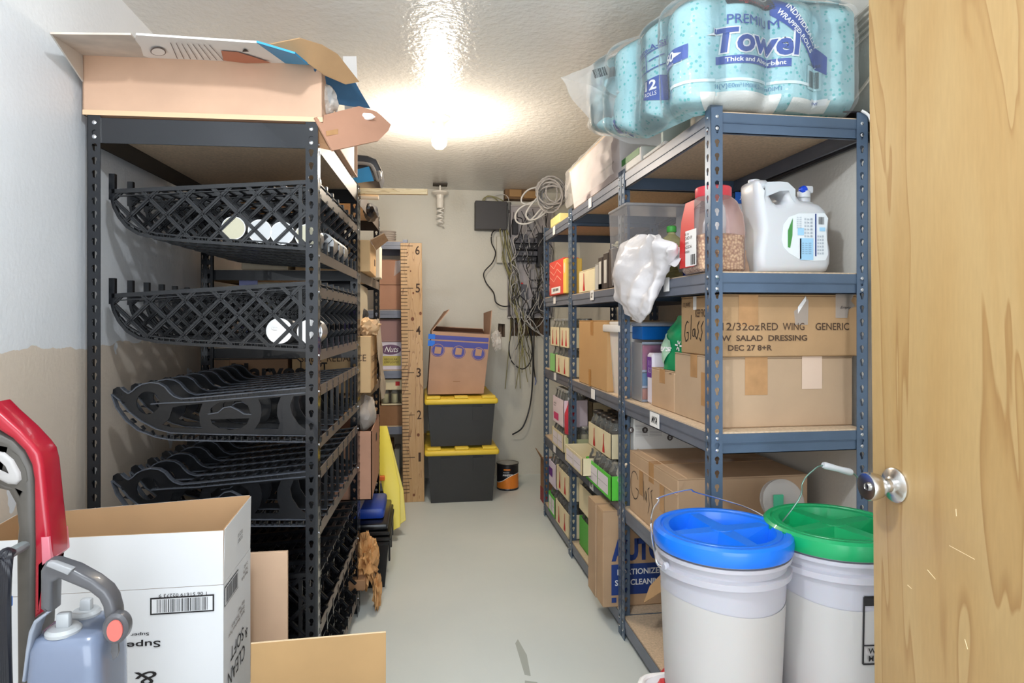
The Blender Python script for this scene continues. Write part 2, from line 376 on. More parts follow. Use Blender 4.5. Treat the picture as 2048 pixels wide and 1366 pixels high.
# ================================================================= STEEL RACKS
def keyhole(cx, cz, s=1):
    return [(cx+.0072*s*math.cos(a), cz+.0072*s*math.sin(a)) for a in [math.radians(t) for t in (-52,-20,15,50,90,130,165,200,232)]] + [(cx-.0036*s,cz-.013*s),(cx,cz-.0155*s),(cx+.0036*s,cz-.013*s)]
_post = {}
def postmesh(h, m, key):
    """an angle post with two punched flanges, corner at the origin, flanges towards +x and +y"""
    k = (round(h,3), key)
    if k in _post: return _post[k]
    FW = .035; n = int((h-.03)/.0381)
    L1 = [[(0,0),(FW,0),(FW,h),(0,h)]]+[keyhole(.019, .035+i*.0381) for i in range(n)]
    bm = plate(L1, .002, M=Matrix(((1,0,0,0),(0,0,-1,.001),(0,1,0,0),(0,0,0,1))))
    L2 = [[(0,0),(FW,0),(FW,h),(0,h)]]+[keyhole(.019, .035+i*.0381) for i in range(n)]
    plate(L2, .002, M=Matrix(((0,0,1,.001),(1,0,0,0),(0,1,0,0),(0,0,0,1))), bm=bm)
    _post[k] = {}
    for sx in (1,-1):
        for sy in (1,-1):
            b2 = bm.copy(); _post[k][(sx,sy)] = finish(b2, 'post', m, Matrix.Diagonal((sx,sy,1,1)))
    bm.free(); return _post[k]
def rack(label, x, y, rz, wx, dy, h, levels, mp, mbx, mby, key, board=BOARD, bh=.056, name='steel_shelving_rack'):
    t = thing(name, label, 'shelving rack', (x,y,0), rz, None); pm = postmesh(h, mp, key)
    for px, sx in ((0,1),(wx,-1)):
        for py, sy in ((0,1),(dy,-1)):
            o = D.objects.new('post', pm[(sx,sy)]); C.objects.link(o); o.parent = t; o.location = (px,py,0)
    rv = BM()
    for z in levels:
        zt = z-.004
        for yy, s in ((.0025,1),(dy-.0025,-1)):   # beams along x
            bm = BM(); box(bm, .004, wx-.004, yy, yy+s*.002, zt-bh*.47, zt); box(bm, .004, wx-.004, yy+s*.003, yy+s*.005, zt-bh, zt-bh*.47)
            box(bm, .004, wx-.004, yy, yy+s*.004, zt-bh*.5, zt-bh*.46); box(bm, .004, wx-.004, yy+s*.003, yy+s*.014, zt-bh, zt-bh+.002)
            part('beam', bm, mbx, t, local=True)
        for xx, s in ((.0025,1),(wx-.0025,-1)):
            bm = BM(); box(bm, xx, xx+s*.002, .004, dy-.004, zt-bh*.47, zt); box(bm, xx+s*.003, xx+s*.005, .004, dy-.004, zt-bh, zt-bh*.47)
            box(bm, xx, xx+s*.004, .004, dy-.004, zt-bh*.5, zt-bh*.46); box(bm, xx+s*.003, xx+s*.014, .004, dy-.004, zt-bh, zt-bh+.002)
            part('beam', bm, mby, t, local=True)
        if board: part('shelf_board', box(BM(), .007, wx-.007, .007, dy-.007, z-.013, z), board, t, local=True)
        for px, sx in ((0,1),(wx,-1)):
            for py, sy in ((0,1),(dy,-1)):
                for dz in (.012, .045):
                    lathe(rv, [(.0052,-.0005),(.0052,.001),(.003,.0028),(.0004,.003)], (px+sx*.019, py-sy*.0002, zt-dz), 8, Matrix.Rotation(sy*pi/2, 4, 'X'))
                    lathe(rv, [(.0052,-.0005),(.0052,.001),(.003,.0028),(.0004,.003)], (px-sx*.0002, py+sy*.019, zt-dz), 8, Matrix.Rotation(-sx*pi/2, 4, 'Y'))
    part('rivets', rv, CHROME, t, kind='stuff', local=True); return t
ZS = [.085, .52, .945, 1.392, 1.835]
RX0, RW = .795, .478
Y1, Y2, Y3, Y4 = 1.637, 2.415, 3.275, 3.99
r1 = rack('slate blue steel shelving rack nearest the open door, towel rolls on top', RX0, Y1, 0, RW, Y2-Y1-.004, 1.85, ZS, BLUSTEEL, BLUSTEEL, GRYSTEEL, 'b')
r2 = rack('grey steel shelving rack in the middle of the right-hand row', RX0, Y2, 0, RW, Y3-Y2-.004, 1.85, ZS, BLUSTEEL, BLUSTEEL, GRYSTEEL, 'b')
r3 = rack('grey steel shelving rack at the far end of the right-hand row', RX0, Y3, 0, RW, Y4-Y3, 1.85, [.085,.52,.95,1.40,1.82], BLUSTEEL, BLUSTEEL, GRYSTEEL, 'b')
def sticker(r, u, z, wd, hg, s=None):
    p = at(u, 640, X=RX0); o = part('label_sticker', box(BM(), RX0-.0008, RX0+.0005, p.y-wd/2, p.y+wd/2, z-hg/2, z+hg/2), PAPER, r)
    if s: lettering(o, s, (RX0-.0008,p.y,z), XF, UPZ, wd*.6, hg*.5, INK, shear=.4, bold=.02)
sticker(r1, 1333, 1.372-.0, .045, .045); sticker(r1, 1309, .916, .085, .048, 'MYA'); sticker(r2, 1184, 1.372, .055, .045, 'UZ'); sticker(r2, 1186, .915, .06, .045)
sticker(r2, 1183, .492, .06, .05, 'WS'); sticker(r3, 1109, 1.376, .06, .045); sticker(r3, 1110, .925, .06, .045); sticker(r3, 1109, .495, .06, .045)
sticker(r2, 1180, 1.808, .05, .045); sticker(r3, 1108, 1.79, .06, .05)
# ---- the black rack at the left, turned a little
RZL = math.radians(-2.5); LO = (-.926, 1.933)
ML = Matrix.Translation((*LO,0)) @ Matrix.Rotation(RZL, 4, 'Z')
LW, LD = .634, .86
def blackrack(label, o, dy, rails, top=True, name='steel_shelving_rack'):
    t = thing(name, label, 'shelving rack', (o[0],o[1],0), RZL); pm = postmesh(1.835, BLKSTEEL, 'k')
    for px, sx in ((0,1),(LW,-1)):
        for py, sy in ((0,1),(dy,-1)):
            q = D.objects.new('post', pm[(sx,sy)]); C.objects.link(q); q.parent = t; q.location = (px,py,0)
    rv = BM(); hs = .072
    if top:
        zt = 1.83
        for yy in (.003, dy-.005): part('beam', box(BM(), .004, LW-.004, yy, yy+.002, zt-hs, zt, .0008), BLKSTEEL, t, local=True)
        part('beam', box(BM(), .003, .005, .004, dy-.004, zt-hs, zt, .0008), BLKSTEEL, t, local=True)
        part('beam', box(BM(), LW-.005, LW-.003, .004, dy-.004, zt-hs, zt, .0008), mat('beam_reflection_taupe',(84,76,70),.5), t, local=True)  # reflection on the black top beam painted in, darker than the rails
        part('shelf_board', box(BM(), .006, LW-.006, .006, dy-.006, zt-.016, zt-.004), BOARD, t, local=True)
        rails = list(rails)
    for z in rails:
        for xx, mm in ((LW-.005, TAUPE),): part('rail', box(BM(), xx, xx+.003, .004, dy-.004, z-.032, z), mm, t, local=True)
    for z in ([1.815,1.775] if top else [])+[z-.016 for z in rails]:
        for px, sx in ((0,1),(LW,-1)):
            for py, sy in ((0,1),(dy,-1)):
                if z > 1.7: lathe(rv, [(.006,-.0005),(.006,.001),(.003,.003),(.0004,.0032)], (px+sx*.019, py-sy*.0002, z), 8, Matrix.Rotation(sy*pi/2, 4, 'X'))
                lathe(rv, [(.004,-.0005),(.004,.001),(.002,.0025),(.0004,.0028)], (px-sx*.0002, py+sy*.019, z), 8, Matrix.Rotation(-sx*pi/2, 4, 'Y'))
    part('rivets', rv, CHROME, t, kind='stuff', local=True); return t
RAILS = [1.655, 1.462, 1.355, 1.168, 1.062, .905, .812, .645, .345, .09]
blackrack('black steel rack of slanted can holders, nearest on the left', LO, LD, RAILS)
LO2 = tuple((ML @ Vector((0, LD+.012, 0)))[:2]); ML2 = Matrix.Translation((*LO2,0)) @ Matrix.Rotation(RZL, 4, 'Z'); LD2 = .84
t = blackrack('black steel rack of boxes behind the can rack', LO2, LD2, [])
for z in (1.47, 1.14, .925, .47, .10):
    part('shelf_board', box(BM(), .006, LW-.006, .006, LD2-.006, z-.012, z), BOARD, t, local=True)
    for xx, mm in ((.003, BLKSTEEL), (LW-.005, TAUPE)): part('beam', box(BM(), xx, xx+.003, .004, LD2-.004, z-.045, z-.002), mm, t, local=True)
    for yy in (.003, LD2-.005): part('beam', box(BM(), .004, LW-.004, yy, yy+.002, z-.045, z-.002), BLKSTEEL, t, local=True)
# ---- the slanted can holders
def zpx(u, v): return CAMZ+(640-v)*(1.82+.0001*(u-180))/F
def xpx(u): return (u-180)*.001393
RIMB = None
def organizer(label, mesh_fn, z0, dz, n=8, dy=.105, y0=.045, cans=()):
    global RIMB
    t = thing('can_organizer', label, 'can holder', (*LO, z0), RZL, 'slanted can holders on the black rack')
    bm, tracks = mesh_fn(); bmesh.ops.translate(bm, verts=bm.verts, vec=(0,y0,-z0+dz))
    first = part('divider', bm, BLKPL, t, local=True, ang=30)
    if RIMB is not None:
        bmesh.ops.translate(RIMB, verts=RIMB.verts, vec=(0,y0,-z0+dz)); part('edge_rim', RIMB, mat('rim_painted_highlight',(70,74,82),.22,coat=.3), first, local=True); RIMB = None  # bright highlight along the black plastic rims painted in as lighter grey
    for k in range(1, n):
        c = first.copy(); C.objects.link(c); c.parent = t; c.location = (0, k*dy, 0)
        for g in first.children: e = g.copy(); C.objects.link(e); e.parent = c
    for path in tracks:
        bm = BM()
        for (x, z) in path: box(bm, x-.006, x+.006, y0, y0+(n-1)*dy, z+dz-z0-.002, z+dz-z0+.002)
        part('track', bm, BLKPL, t, local=True)
    return t
def lattice():
    top = lambda x: 1.631+(x-.075)*(.038/.53)
    bot_pts = [(.046,1.612),(.052,1.585),(.066,1.555),(.088,1.527),(.12,1.507),(.17,1.496),(.26,1.488),(.60,1.468),(.634,1.466)]
    def bot(x):
        for (a, za), (b, zb) in zip(bot_pts, bot_pts[1:]):
            if a <= x <= b: return za+(zb-za)*(x-a)/(b-a)
        return 1.62
    bm = BM(); th = .010
    def B(p, q, w=.009, d=th): bar(bm, (p[0],0,p[1]), (q[0],0,q[1]), w, d)
    B((.046,top(.046)), (.634,top(.634)), .012, .014); B((.05,top(.05)-.014), (.634,top(.634)-.014), .003, .012)
    for a, b in zip(bot_pts, bot_pts[1:]): B(a, b, .009, .016)
    for a, b in zip(bot_pts[2:], bot_pts[3:]): B((a[0],a[1]+.013), (b[0],b[1]+.013), .004, .012)
    B((.046,1.605), (.046,1.68), .016, .014); B((.575,bot(.575)), (.575,top(.575)), .011, .008); B((.628,bot(.628)), (.628,bot(.628)+.035), .012, .010); B((.596,bot(.596)), (.60,top(.60)), .008, .008)
    k = -.30
    for s in (1, -1):
        for i in range(-3, 9):
            x0 = .10+i*.100; seg = []
            for q in range(0, 121):
                x = x0+s*q*.0025; z = 1.625+x0*.05-q*.0025*1.02+.03
                if .05 < x < .634 and bot(x)+.002 < z < top(x): seg.append((x, z))
            if len(seg) > 6: B(seg[0], seg[-1], .0115, .007); B(seg[0], seg[-1], .0025, .013)
    for q in range(34):
        x = .09+q*.0165; B((x,bot(x)+.003), (x,bot(x)+.012), .0014, .013)
    return bm, [[(.08+q*.034, top(.08+q*.034)-.004) for q in range(17)], [(.10+q*.034, bot(.10+q*.034)+.003) for q in range(16)]]
def ringed():
    px = lambda L: [(xpx(u), zpx(u, v)) for u, v in L]
    out = px([(213,788),(214,779),(222,774),(231,775),(238,782),(246,787),(254,782),(262,774),(274,768),(290,765),(306,767),(318,774),(327,785),(336,793),(350,798),(380,796),(605,776),(635,773),(635,874),(605,872),(440,869),(330,865),(300,858),(270,842),(245,822),(228,800)])
    h1 = px([(283+23*math.cos(a), 806-23*math.sin(a)) for a in [2*pi*k/22 for k in range(22)]])
    h2 = px([(332,816),(345,812),(392,808),(385,828),(387,848),(392,858),(330,856),(312,850),(325,838)])
    h3 = px([(425,806),(470,802),(484,812),(490,828),(477,829),(466,822),(450,814),(436,816),(424,826),(408,829),(408,818)])
    h4 = px([(408,840),(487,838),(482,850),(470,858),(448,861),(425,857),(412,849)])
    h5 = px([(506,800),(552,795),(545,812),(544,832),(550,848),(546,860),(498,860),(508,846),(513,828),(511,812)])
    h6 = px([(578,794),(628,789),(628,866),(606,864),(588,850),(575,830),(571,812)])
    bm = plate([out,h1,h2,h3,h4,h5,h6], .0045, M=Matrix(((1,0,0,0),(0,0,-1,0),(0,1,0,0),(0,0,0,1))))
    # raised rims along the arm, the nose and the floor of the lane
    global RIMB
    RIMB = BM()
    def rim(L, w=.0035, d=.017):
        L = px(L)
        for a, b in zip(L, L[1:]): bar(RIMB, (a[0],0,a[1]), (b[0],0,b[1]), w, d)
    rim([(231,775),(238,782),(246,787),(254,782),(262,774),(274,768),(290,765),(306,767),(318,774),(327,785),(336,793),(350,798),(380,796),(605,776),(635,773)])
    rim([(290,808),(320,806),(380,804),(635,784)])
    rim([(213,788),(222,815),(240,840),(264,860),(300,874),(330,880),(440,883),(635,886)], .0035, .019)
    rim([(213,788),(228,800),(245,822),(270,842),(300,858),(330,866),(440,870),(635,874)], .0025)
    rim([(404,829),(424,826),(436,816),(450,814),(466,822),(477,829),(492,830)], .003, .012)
    for q in range(24):
        u = 352+q*12; v = 801-(u-352)*.088; p = px([(u,v-1),(u,v+4)]); bar(bm, (p[0][0],0,p[0][1]), (p[1][0],0,p[1][1]), .0045, .013)
    for q in range(27):
        u = 310+q*12.5; v = 876+(u-310)*.02; p = px([(u,v-5),(u,v+4)]); bar(bm, (p[0][0],0,p[0][1]), (p[1][0],0,p[1][1]), .004, .014)
    for a, b in (((222,790),(232,788)),((226,800),(236,806)),((236,822),(246,824)),((250,838),(258,846)),((270,852),(276,860)),((290,862),(294,870))):
        p = px([a,b]); bar(bm, (p[0][0],0,p[0][1]), (p[1][0],0,p[1][1]), .003, .014)
    tr = px([(360+q*23, 800-q*2) for q in range(12)]); tr2 = px([(330+q*26, 877+q*.5) for q in range(12)])
    return bm, [tr, tr2]
organizer('black lattice can holder, uppermost, with four white can ends showing', lattice, 1.44, 0)
organizer('black lattice can holder, second from top, holding pull-tab can', lattice, 1.14, -.302)
organizer('black ring-patterned can holder just below the two lattice ones', ringed, .89, 0)
organizer('black ring-patterned can holder partly behind the white carton', ringed, .64, -.25)
organizer('black lattice can holder low behind the beige board', lattice, .27, -1.17)
organizer('black lattice can holder nearest the floor', lattice, .07, -1.385)
# ---- cans lying in the lanes
def can(label, x, y, z, r=.038, L=.10, m=STEELB, tab=False, group=None, lidm=None):
    p = ML @ Vector((x,y,z)); t = thing('food_can', label, 'can', p, RZL, group); R = Matrix.Rotation(pi/2, 4, 'X')
    part('body', lathe(BM(), [(r*.97,-L),(r,-L+.003),(r*.985,-L+.006),(r*.985,-.006),(r,-.003),(r,0),(r*.93,0)], (0,0,0), 32, R, cap=False), m, t, local=True)
    part('lid', lathe(BM(), [(r*.94,-.0005),(r*.90,-.004),(r*.80,-.004),(r*.78,-.0025),(r*.70,-.0025),(r*.68,-.004),(r*.5,-.004),(r*.48,-.003),(.0005,-.003)], (0,0,0), 32, R), lidm or m, t, local=True)
    if tab:
        b = plate([circ(-.012,.008,.011,16,.007), circ(-.012,.008,.007,12,.0035)], .0015, .0003, Matrix(((1,0,0,0),(0,0,-1,-.001),(0,1,0,0),(0,0,0,1)))); box(b, -.006,.008,-.002,0,.002,.008)
        part('pull_tab', b, STEELB, t, local=True)
    return t
TINW = mat('cream_tin', (176,172,150), .35, .3); TINS = mat('bright_tin', (176,178,180), .3, .4)
def canpx(u, v): return xpx(u), .042, zpx(u, v)
for i, (u, v, m, lb) in enumerate(((455,455,TINW,'cream can end, leftmost in the uppermost can holder'),(509,461,TINS,'white can end, second in the uppermost can holder'),(555,465,TINS,'white can end, third in the uppermost can holder'),(606,470,TINW,'cream can end beside the post in the uppermost can holder'))):
    x, y, z = canpx(u, v); can(lb, x, y, z, .0345, .09, lidm=m, group='cans in the uppermost holder')
x, y, z = canpx(549, 662); can('silver can with pull tab in the second can holder', x, y, z, .038, .09, tab=True)
x, y, z = canpx(612, 664); can('silver can behind the front post in second can holder', x, y, z, .037, .09)
for k, (x, y) in enumerate(((.60,.25),(.60,.36),(.60,.47))):
    can(('white can behind the rack post in uppermost holder','white can in the middle of the uppermost holder side','white can farthest along the uppermost holder side')[k], x, y, 1.51, .036, .09, lidm=TINS)
# ================================================================= CONTENTS OF THE RIGHT-HAND RACKS
def cx(u, Y): return at(u, 640, Y=Y).x          # x where pixel column u meets depth Y
def cy(u, X): return at(u, 640, X=X).y          # depth where pixel column u meets the plane x = X
def cz(v, u, X): return at(u, v, X=X).z
T3, T4, T2, T5, T1 = .9455, .5205, 1.3925, .0855, 1.8355
# ---- nearest rack, second shelf
t = carton('plain kraft carton under the salad dressing carton', .842, 1.272, 1.70, 1.995, T3, 1.150, mat('kraft_lower',(180,153,125),.8,var=.03), 'x')
printed(t, [R4(-.03,.03,-.1,.0)], (.8412,1.765,1.10), XF, UPZ, TAPE, 'tape_strip')
printed(t, [R4(-.032,.032,-.05,.05)], (1.14,1.6995,1.105), YF, UPZ, mat('pale_patch',(216,190,170),.7), 'pale_patch')
printed(t, [R4(-.035,.035,-.055,.055)], (.965,1.6995,1.095), YF, UPZ, TAPE, 'tape_strip')
t = carton('old brown salad dressing carton with handwritten Glass, above the plain carton', .845, 1.283, 1.69, 1.95, 1.151, 1.331, KRAFT2, 'x', tape=False)
printed(t, [R4(-.012,.012,-.03,.012)], (.8442,1.845,1.318), XF, UPZ, CLEART, 'torn_tape')
yf = 1.689
lettering(t, '12/32oz', (.912,yf,1.238), YF, UPZ, .115, .022, INKB, bold=.005); lettering(t, 'RED', (1.0,yf,1.238), YF, UPZ, .052, .021, INKB, bold=.005)
lettering(t, 'WING', (1.075,yf,1.238), YF, UPZ, .068, .021, INKB, bold=.005); lettering(t, 'GENERIC', (1.198,yf,1.238), YF, UPZ, .107, .021, INKB, bold=.005)
lettering(t, 'W  SALAD  DRESSING', (.985,yf,1.205), YF, UPZ, .265, .0165, INKB, bold=.02); lettering(t, 'DEC 27 8+R', (.940,yf,1.177), YF, UPZ, .135, .0165, INKB, bold=.02)
lettering(t, 'KEEP FROM FREEZING', (.844,1.76,1.278), XF, UPZ, .16, .024, INKB, bold=.01); lettering(t, '12 JARS', (.844,1.905,1.304), XF, UPZ, .055, .016, INKB, bold=.01)
gl = [[[(-.055,.03),(-.065,.035),(-.08,.02),(-.085,-.01),(-.075,-.03),(-.058,-.02),(-.056,0),(-.07,-.002)]], [[(-.035,.055),(-.04,-.022)]], [[(-.012,.012),(-.024,.008),(-.026,-.01),(-.014,-.012),(-.008,.012),(-.006,-.014)]], [[(.022,.036),(.008,.02),(.016,.004),(.004,-.02),(-.002,-.012)]], [[(.05,.036),(.034,.018),(.042,.002),(.03,-.024),(.022,-.014)]]]
printed(t, [q for g in gl for q in strokes(g, .0035)], (.844,1.835,1.218), XF, UPZ, INK, 'handwriting')
printed(t, [[(-.02,-.04),(.02,-.04),(.022,.03),(.012,.045),(-.004,.012),(-.024,0)]], (1.10,yf,1.283), YF, UPZ, CLEART, 'torn_tape'); printed(t, [[(-.012,-.02),(.014,.018),(.012,.03),(-.012,0)]], (1.10,yf-.0006,1.295), YF, UPZ, PAPER, 'paper_scrap')
printed(t, [[(-.03,-.035),(.008,-.035),(.012,-.01),(.034,0),(.02,.015),(.03,.035),(-.03,.035)]], (1.238,yf,1.298), YF, UPZ, CLEART, 'torn_tape'); lettering(t, 'Empty', (1.24,yf-.001,1.293), YF, UPZ, .035, .01, INK, shear=.4)
printed(t, [R4(-.03,.03,-.045,.045)], (.935,yf,1.285), YF, UPZ, TAPE, 'tape_strip')
t = carton('small kraft carton carrying the green wrapped package', .842, .99, 2.0, cy(1303,.842), T3, 1.085, KRAFT, 'x')
lettering(t, 'MM', (.8415,2.03,1.075), XF, UPZ, .02, .006)
# nappy pack
NAP = mat('bright_green_film', (20,140,88), .25, var=.1, vs=15)
t = thing('diaper_package', 'green plastic package of diapers slumped against brown carton', 'package', (.90,2.05,1.086))
def pk(a, b):
    th = a*2*pi; z = b*.185; k = 1-.55*(max(0,b-.45)/.55)**1.6; n = noise.noise(Vector((math.cos(th)*2,math.sin(th)*2,b*4)))*.012
    sx, sy = .055*k+n, .10*k+n
    return Vector((.90+(abs(math.cos(th))**.6)*math.copysign(sx,math.cos(th)), 2.05+(abs(math.sin(th))**.6)*math.copysign(sy,math.sin(th))-.03*b, 1.087+z))
bm = grid(BM(), pk, 36, 14, closeu=True); bmesh.ops.holes_fill(bm, edges=bm.edges[:]); part('wrapper', bm, NAP, t)
pkf = lambda o_: (lambda x, y: pk(.5+x*2.6, y/.185)+Vector((-o_,0,0)))
printed(t, [[(-.085,.02),(-.01,.015),(0,.06),(.0,.10),(-.02,.125),(-.07,.10)]], None, None, None, mat('pale_green_print',(168,205,178),.35), 'printed_panel', fn=pkf(.003))
lettering(t, 'Pampers', None, None, None, .075, .03, WINK, off=0, shear=.3, bold=.03, fn=lambda x, y: pkf(.006)(x-.035, y+.07))
printed(t, [q for a in range(6) for q in strokes([[(.006*math.cos(a),.006*math.sin(a)),(.018*math.cos(a),.018*math.sin(a))]], .005)], None, None, None, WINK, 'flower_print', fn=lambda x, y: pkf(.004)(x+.03, y+.085))
# purple and white pack
t = thing('snack_package', 'white and purple package beside small kraft carton', 'package', (.875,2.235,T3))
part('body', box(BM(), .845, .93, 2.205, 2.262, T3, 1.135, .008), mat('lilac_white',(222,214,226),.35), t); printed(t, [R4(-.026,.02,-.04,.035)], (.8445,2.232,1.085), XF, UPZ, mat('purple_ink',(104,52,140),.4), 'purple_panel')
lettering(t, '1 1\n3 2', (.844,2.232,1.085), XF, UPZ, .022, .045, WINK)
t = carton('plain carton deep on the middle shelf behind the green package', 1.0, 1.22, 2.02, 2.36, T3, 1.27, KRAFT2, 'x')
# stacked clear drawers with coloured toys
t = thing('storage_tower', 'clear storage tower with blue top and red and blue contents', 'storage bin', (.98,2.33,T3))
TOY = [(mat('toy_red',(176,56,84),.4,rgb2=(150,90,150),vs=9), 1.06, 1.165),(mat('toy_blue',(40,92,160),.4,rgb2=(80,150,190),vs=12), 1.0, 1.06),(mat('toy_peach',(200,120,98),.4,rgb2=(230,170,150),vs=10), .953, 1.0)]
XA, XB, YA, YB = .835, 1.12, 2.285, 2.40
for m, a, b in TOY: part('contents', box(BM(), XA+.004, XB-.004, YA+.004, YB, a, b-.003, .004), m, t)
for z in (.9475, 1.0, 1.06, 1.165): part('drawer_front', box(BM(), XA, XB, YA, YA+.002, z, z+.008), mat('clear_rim',(170,180,200),.2), t)
part('clear_side', box(BM(), XA-.002, XA, YA, YB, .9475, 1.17), FILM, t); part('clear_front', box(BM(), XA, XB, YA-.0015, YA-.0005, .9475, 1.17), FILM, t)
part('top_drawer', box(BM(), XA, XA+.135, YA-.001, YB, 1.182, 1.232, .003), mat('drawer_blue',(0,96,178),.35), t); part('lid', box(BM(), XA-.004, XB, YA-.004, YB, 1.233, 1.246, .003), mat('grey_rim',(150,156,170),.3), t)
lettering(t, 'J . . ..', (.91,2.282,1.03), YF, UPZ, .1, .03, WINK, shear=.3)
# ---- nearest rack, first shelf (jugs and bags)
JUGW = mat('white_jug_plastic', (204,206,210), .32, sub=.15, coat=.1)
t = thing('detergent_jug', 'large white laundry detergent jug with blue pour spout', 'jug', (1.115,1.75,T2))
def V2(L, u0, v0, s): return [((u-u0)/s, -(v-v0)/s) for u, v in L]
J = V2([(1502,538),(1500,500),(1508,455),(1505,425),(1500,400),(1498,372),(1497,355),(1499,349),(1503,346),(1524,346),(1528,350),(1530,360),(1545,354),(1572,352),(1582,358),(1588,374),(1598,386),(1625,390),(1642,394),(1656,406),(1665,424),(1664,446),(1663,468),(1668,492),(1667,518),(1660,534),(1645,538)], 1500, 540, 705)
JH = V2([(1533,369),(1548,368),(1560,369),(1566,374),(1566,388),(1558,395),(1546,396),(1538,391),(1531,380)], 1500, 540, 705)
p0 = at(1500, 540, Y=1.75)
Mj = Matrix(((1,0,0,p0.x),(0,0,-1,1.76),(0,1,0,T2+.001),(0,0,0,1)))
part('body', plate([J, JH], .11, .024, Mj, res=4), JUGW, t, ang=70)
lx = lambda u, v: (p0.x+(u-1500)/705, 0, T2+.001+(540-v)/705)
a = lx(1599,395); part('collar', lathe(BM(), [(.030,0),(.030,.012),(.022,.016),(.022,.03)], (lx(1624,0)[0],1.76,lx(0,394)[2]-.004), 28), JUGW, t)
sp = part('spout', lathe(BM(), [(.019,0),(.019,.018),(.012,.024),(.012,.03)], (lx(1622,0)[0],1.75,lx(0,374)[2]-.004), 24), JUGW, t)
part('spout_button', lathe(BM(), [(.0115,0),(.0115,.012),(.008,.016),(.0004,.016)], (lx(1617,0)[0],1.748,lx(0,361)[2]), 24, Matrix.Rotation(pi/2,4,'X')), mat('button_blue',(24,70,200),.3), sp)
part('spout_arm', box(BM(), lx(1616,0)[0], lx(1640,0)[0], 1.738, 1.756, lx(0,368)[2], lx(0,352)[2], .005, 2), JUGW, sp)
part('neck_cap', lathe(BM(), [(.0175,0),(.0175,.014),(.015,.016),(.0004,.016)], (lx(1513,0)[0],1.76,lx(0,352)[2]), 24), JUGW, t)
yl = 1.7045; LBL = mat('label_white',(226,232,236),.4)
lab = V2([(1552,470),(1556,440),(1568,424),(1590,416),(1648,414),(1656,424),(1652,450),(1654,480),(1656,500),(1650,512),(1620,514),(1590,510),(1568,498),(1556,486)], 1600, 465, 705)
cl = lx(1600,465); part('label_panel', plate([lab], .0012, M=Matrix(((1,0,0,cl[0]),(0,0,-1,yl),(0,1,0,cl[2]),(0,0,0,1)))), LBL, t)
def jp(u0,u1,v0,v1,m,nm='printed_mark',polys=None):
    c = lx((u0+u1)/2,(v0+v1)/2); h = (u1-u0)/1410; k = (v1-v0)/1410; return printed(t, [R4(-h,h,-k,k)], (c[0],yl-.0012,c[2]), YF, UPZ, m, nm)
GRN = mat('leaf_green',(72,140,72),.5); LBLU = mat('pale_blue_print',(160,205,235),.5)
c = lx(1572,458); printed(t, [V2([(1565,452),(1576,426),(1575,462),(1570,488),(1565,486)],1572,458,705)], (c[0],yl-.0014,c[2]), YF, UPZ, GRN, 'green_emblem')
jp(1587,1601,446,461,LBLU); jp(1592,1622,467,512,LBLU,'blue_panel'); jp(1626,1629,416,504,NAVY,'blue_stripe'); jp(1592,1595,468,510,NAVY,'blue_stripe'); jp(1636,1649,444,452,LBLU)
c = lx(1640,430); printed(t, barcode(.018,.022,16,3), (c[0],yl-.0012,c[2]), YF, UPZ, INK, 'barcode')
for (u, v, w_, h_) in ((1590,435,10,24),(1611,445,18,40),(1638,480,14,40),(1607,488,20,24)):
    c = lx(u,v); lettering(t, '\n'.join(['lorem ips'[:9].replace('lorem ips','iii in iili')]*6), (c[0],yl-.0016,c[2]), YF, UPZ, w_/705, h_/705, mat('grey_blue_ink',(120,140,160),.6), name='small_print')
# second jug, partly hidden behind
t = thing('bleach_jug', 'second white jug with blue label behind popcorn jar', 'jug', (1.06,2.02,T2))
J = V2([(1440,535),(1440,420),(1446,400),(1460,372),(1478,370),(1500,372),(1520,385),(1540,400),(1545,430),(1545,535)], 1490, 537, 610)
part('body', plate([J], .10, .02, Matrix(((1,0,0,1.05),(0,0,-1,2.02),(0,1,0,T2+.001),(0,0,0,1)))), JUGW, t, ang=70)
pz = at(1488,395,Y=1.965); printed(t, [R4(-.03,.03,-.02,.018)], (pz.x,1.968,pz.z), YF, UPZ, mat('label_blue',(20,84,170),.4), 'blue_label'); lettering(t, 'ydr', (pz.x,1.967,pz.z), YF, UPZ, .03, .016, WINK, shear=.3)
# popcorn jar
t = thing('popcorn_jar', 'square clear jar of popcorn kernels with red lid', 'jar', (.905,1.74,T2))
PLAS = film('jar_plastic', (240,215,212), .10, .15)
pc = at(1424, 545, Y=1.74); X0, Yc = pc.x+.006, 1.745
def sq(r, z, p=.35, n=36):
    return [Vector((X0+math.copysign(abs(math.cos(2*pi*k/n))**p, math.cos(2*pi*k/n))*r, Yc+math.copysign(abs(math.sin(2*pi*k/n))**p, math.sin(2*pi*k/n))*r, z)) for k in range(n)]
def rings(bm, R, cap=True):
    V = [[bm.verts.new(p) for p in r] for r in R]; n = len(V[0])
    for A, B in zip(V, V[1:]):
        for k in range(n): bm.faces.new((A[k],A[(k+1)%n],B[(k+1)%n],B[k]))
    if cap: bm.faces.new(V[0][::-1]); bm.faces.new(V[-1])
    return bm
z0 = T2+.001
part('bottle', rings(BM(), [sq(.066,z0),sq(.073,z0+.008),sq(.073,z0+.12),sq(.071,z0+.165,.45),sq(.062,z0+.205,.7),sq(.047,z0+.225,1),sq(.046,z0+.235,1)]), PLAS, t)
KERN = D.materials.new('popcorn_kernels'); KERN.use_nodes = True; nt = KERN.node_tree
tc = nt.nodes.new('ShaderNodeTexCoord'); vo = nt.nodes.new('ShaderNodeTexVoronoi'); vo.inputs['Scale'].default_value = 130; nt.links.new(tc.outputs['Object'], vo.inputs['Vector'])
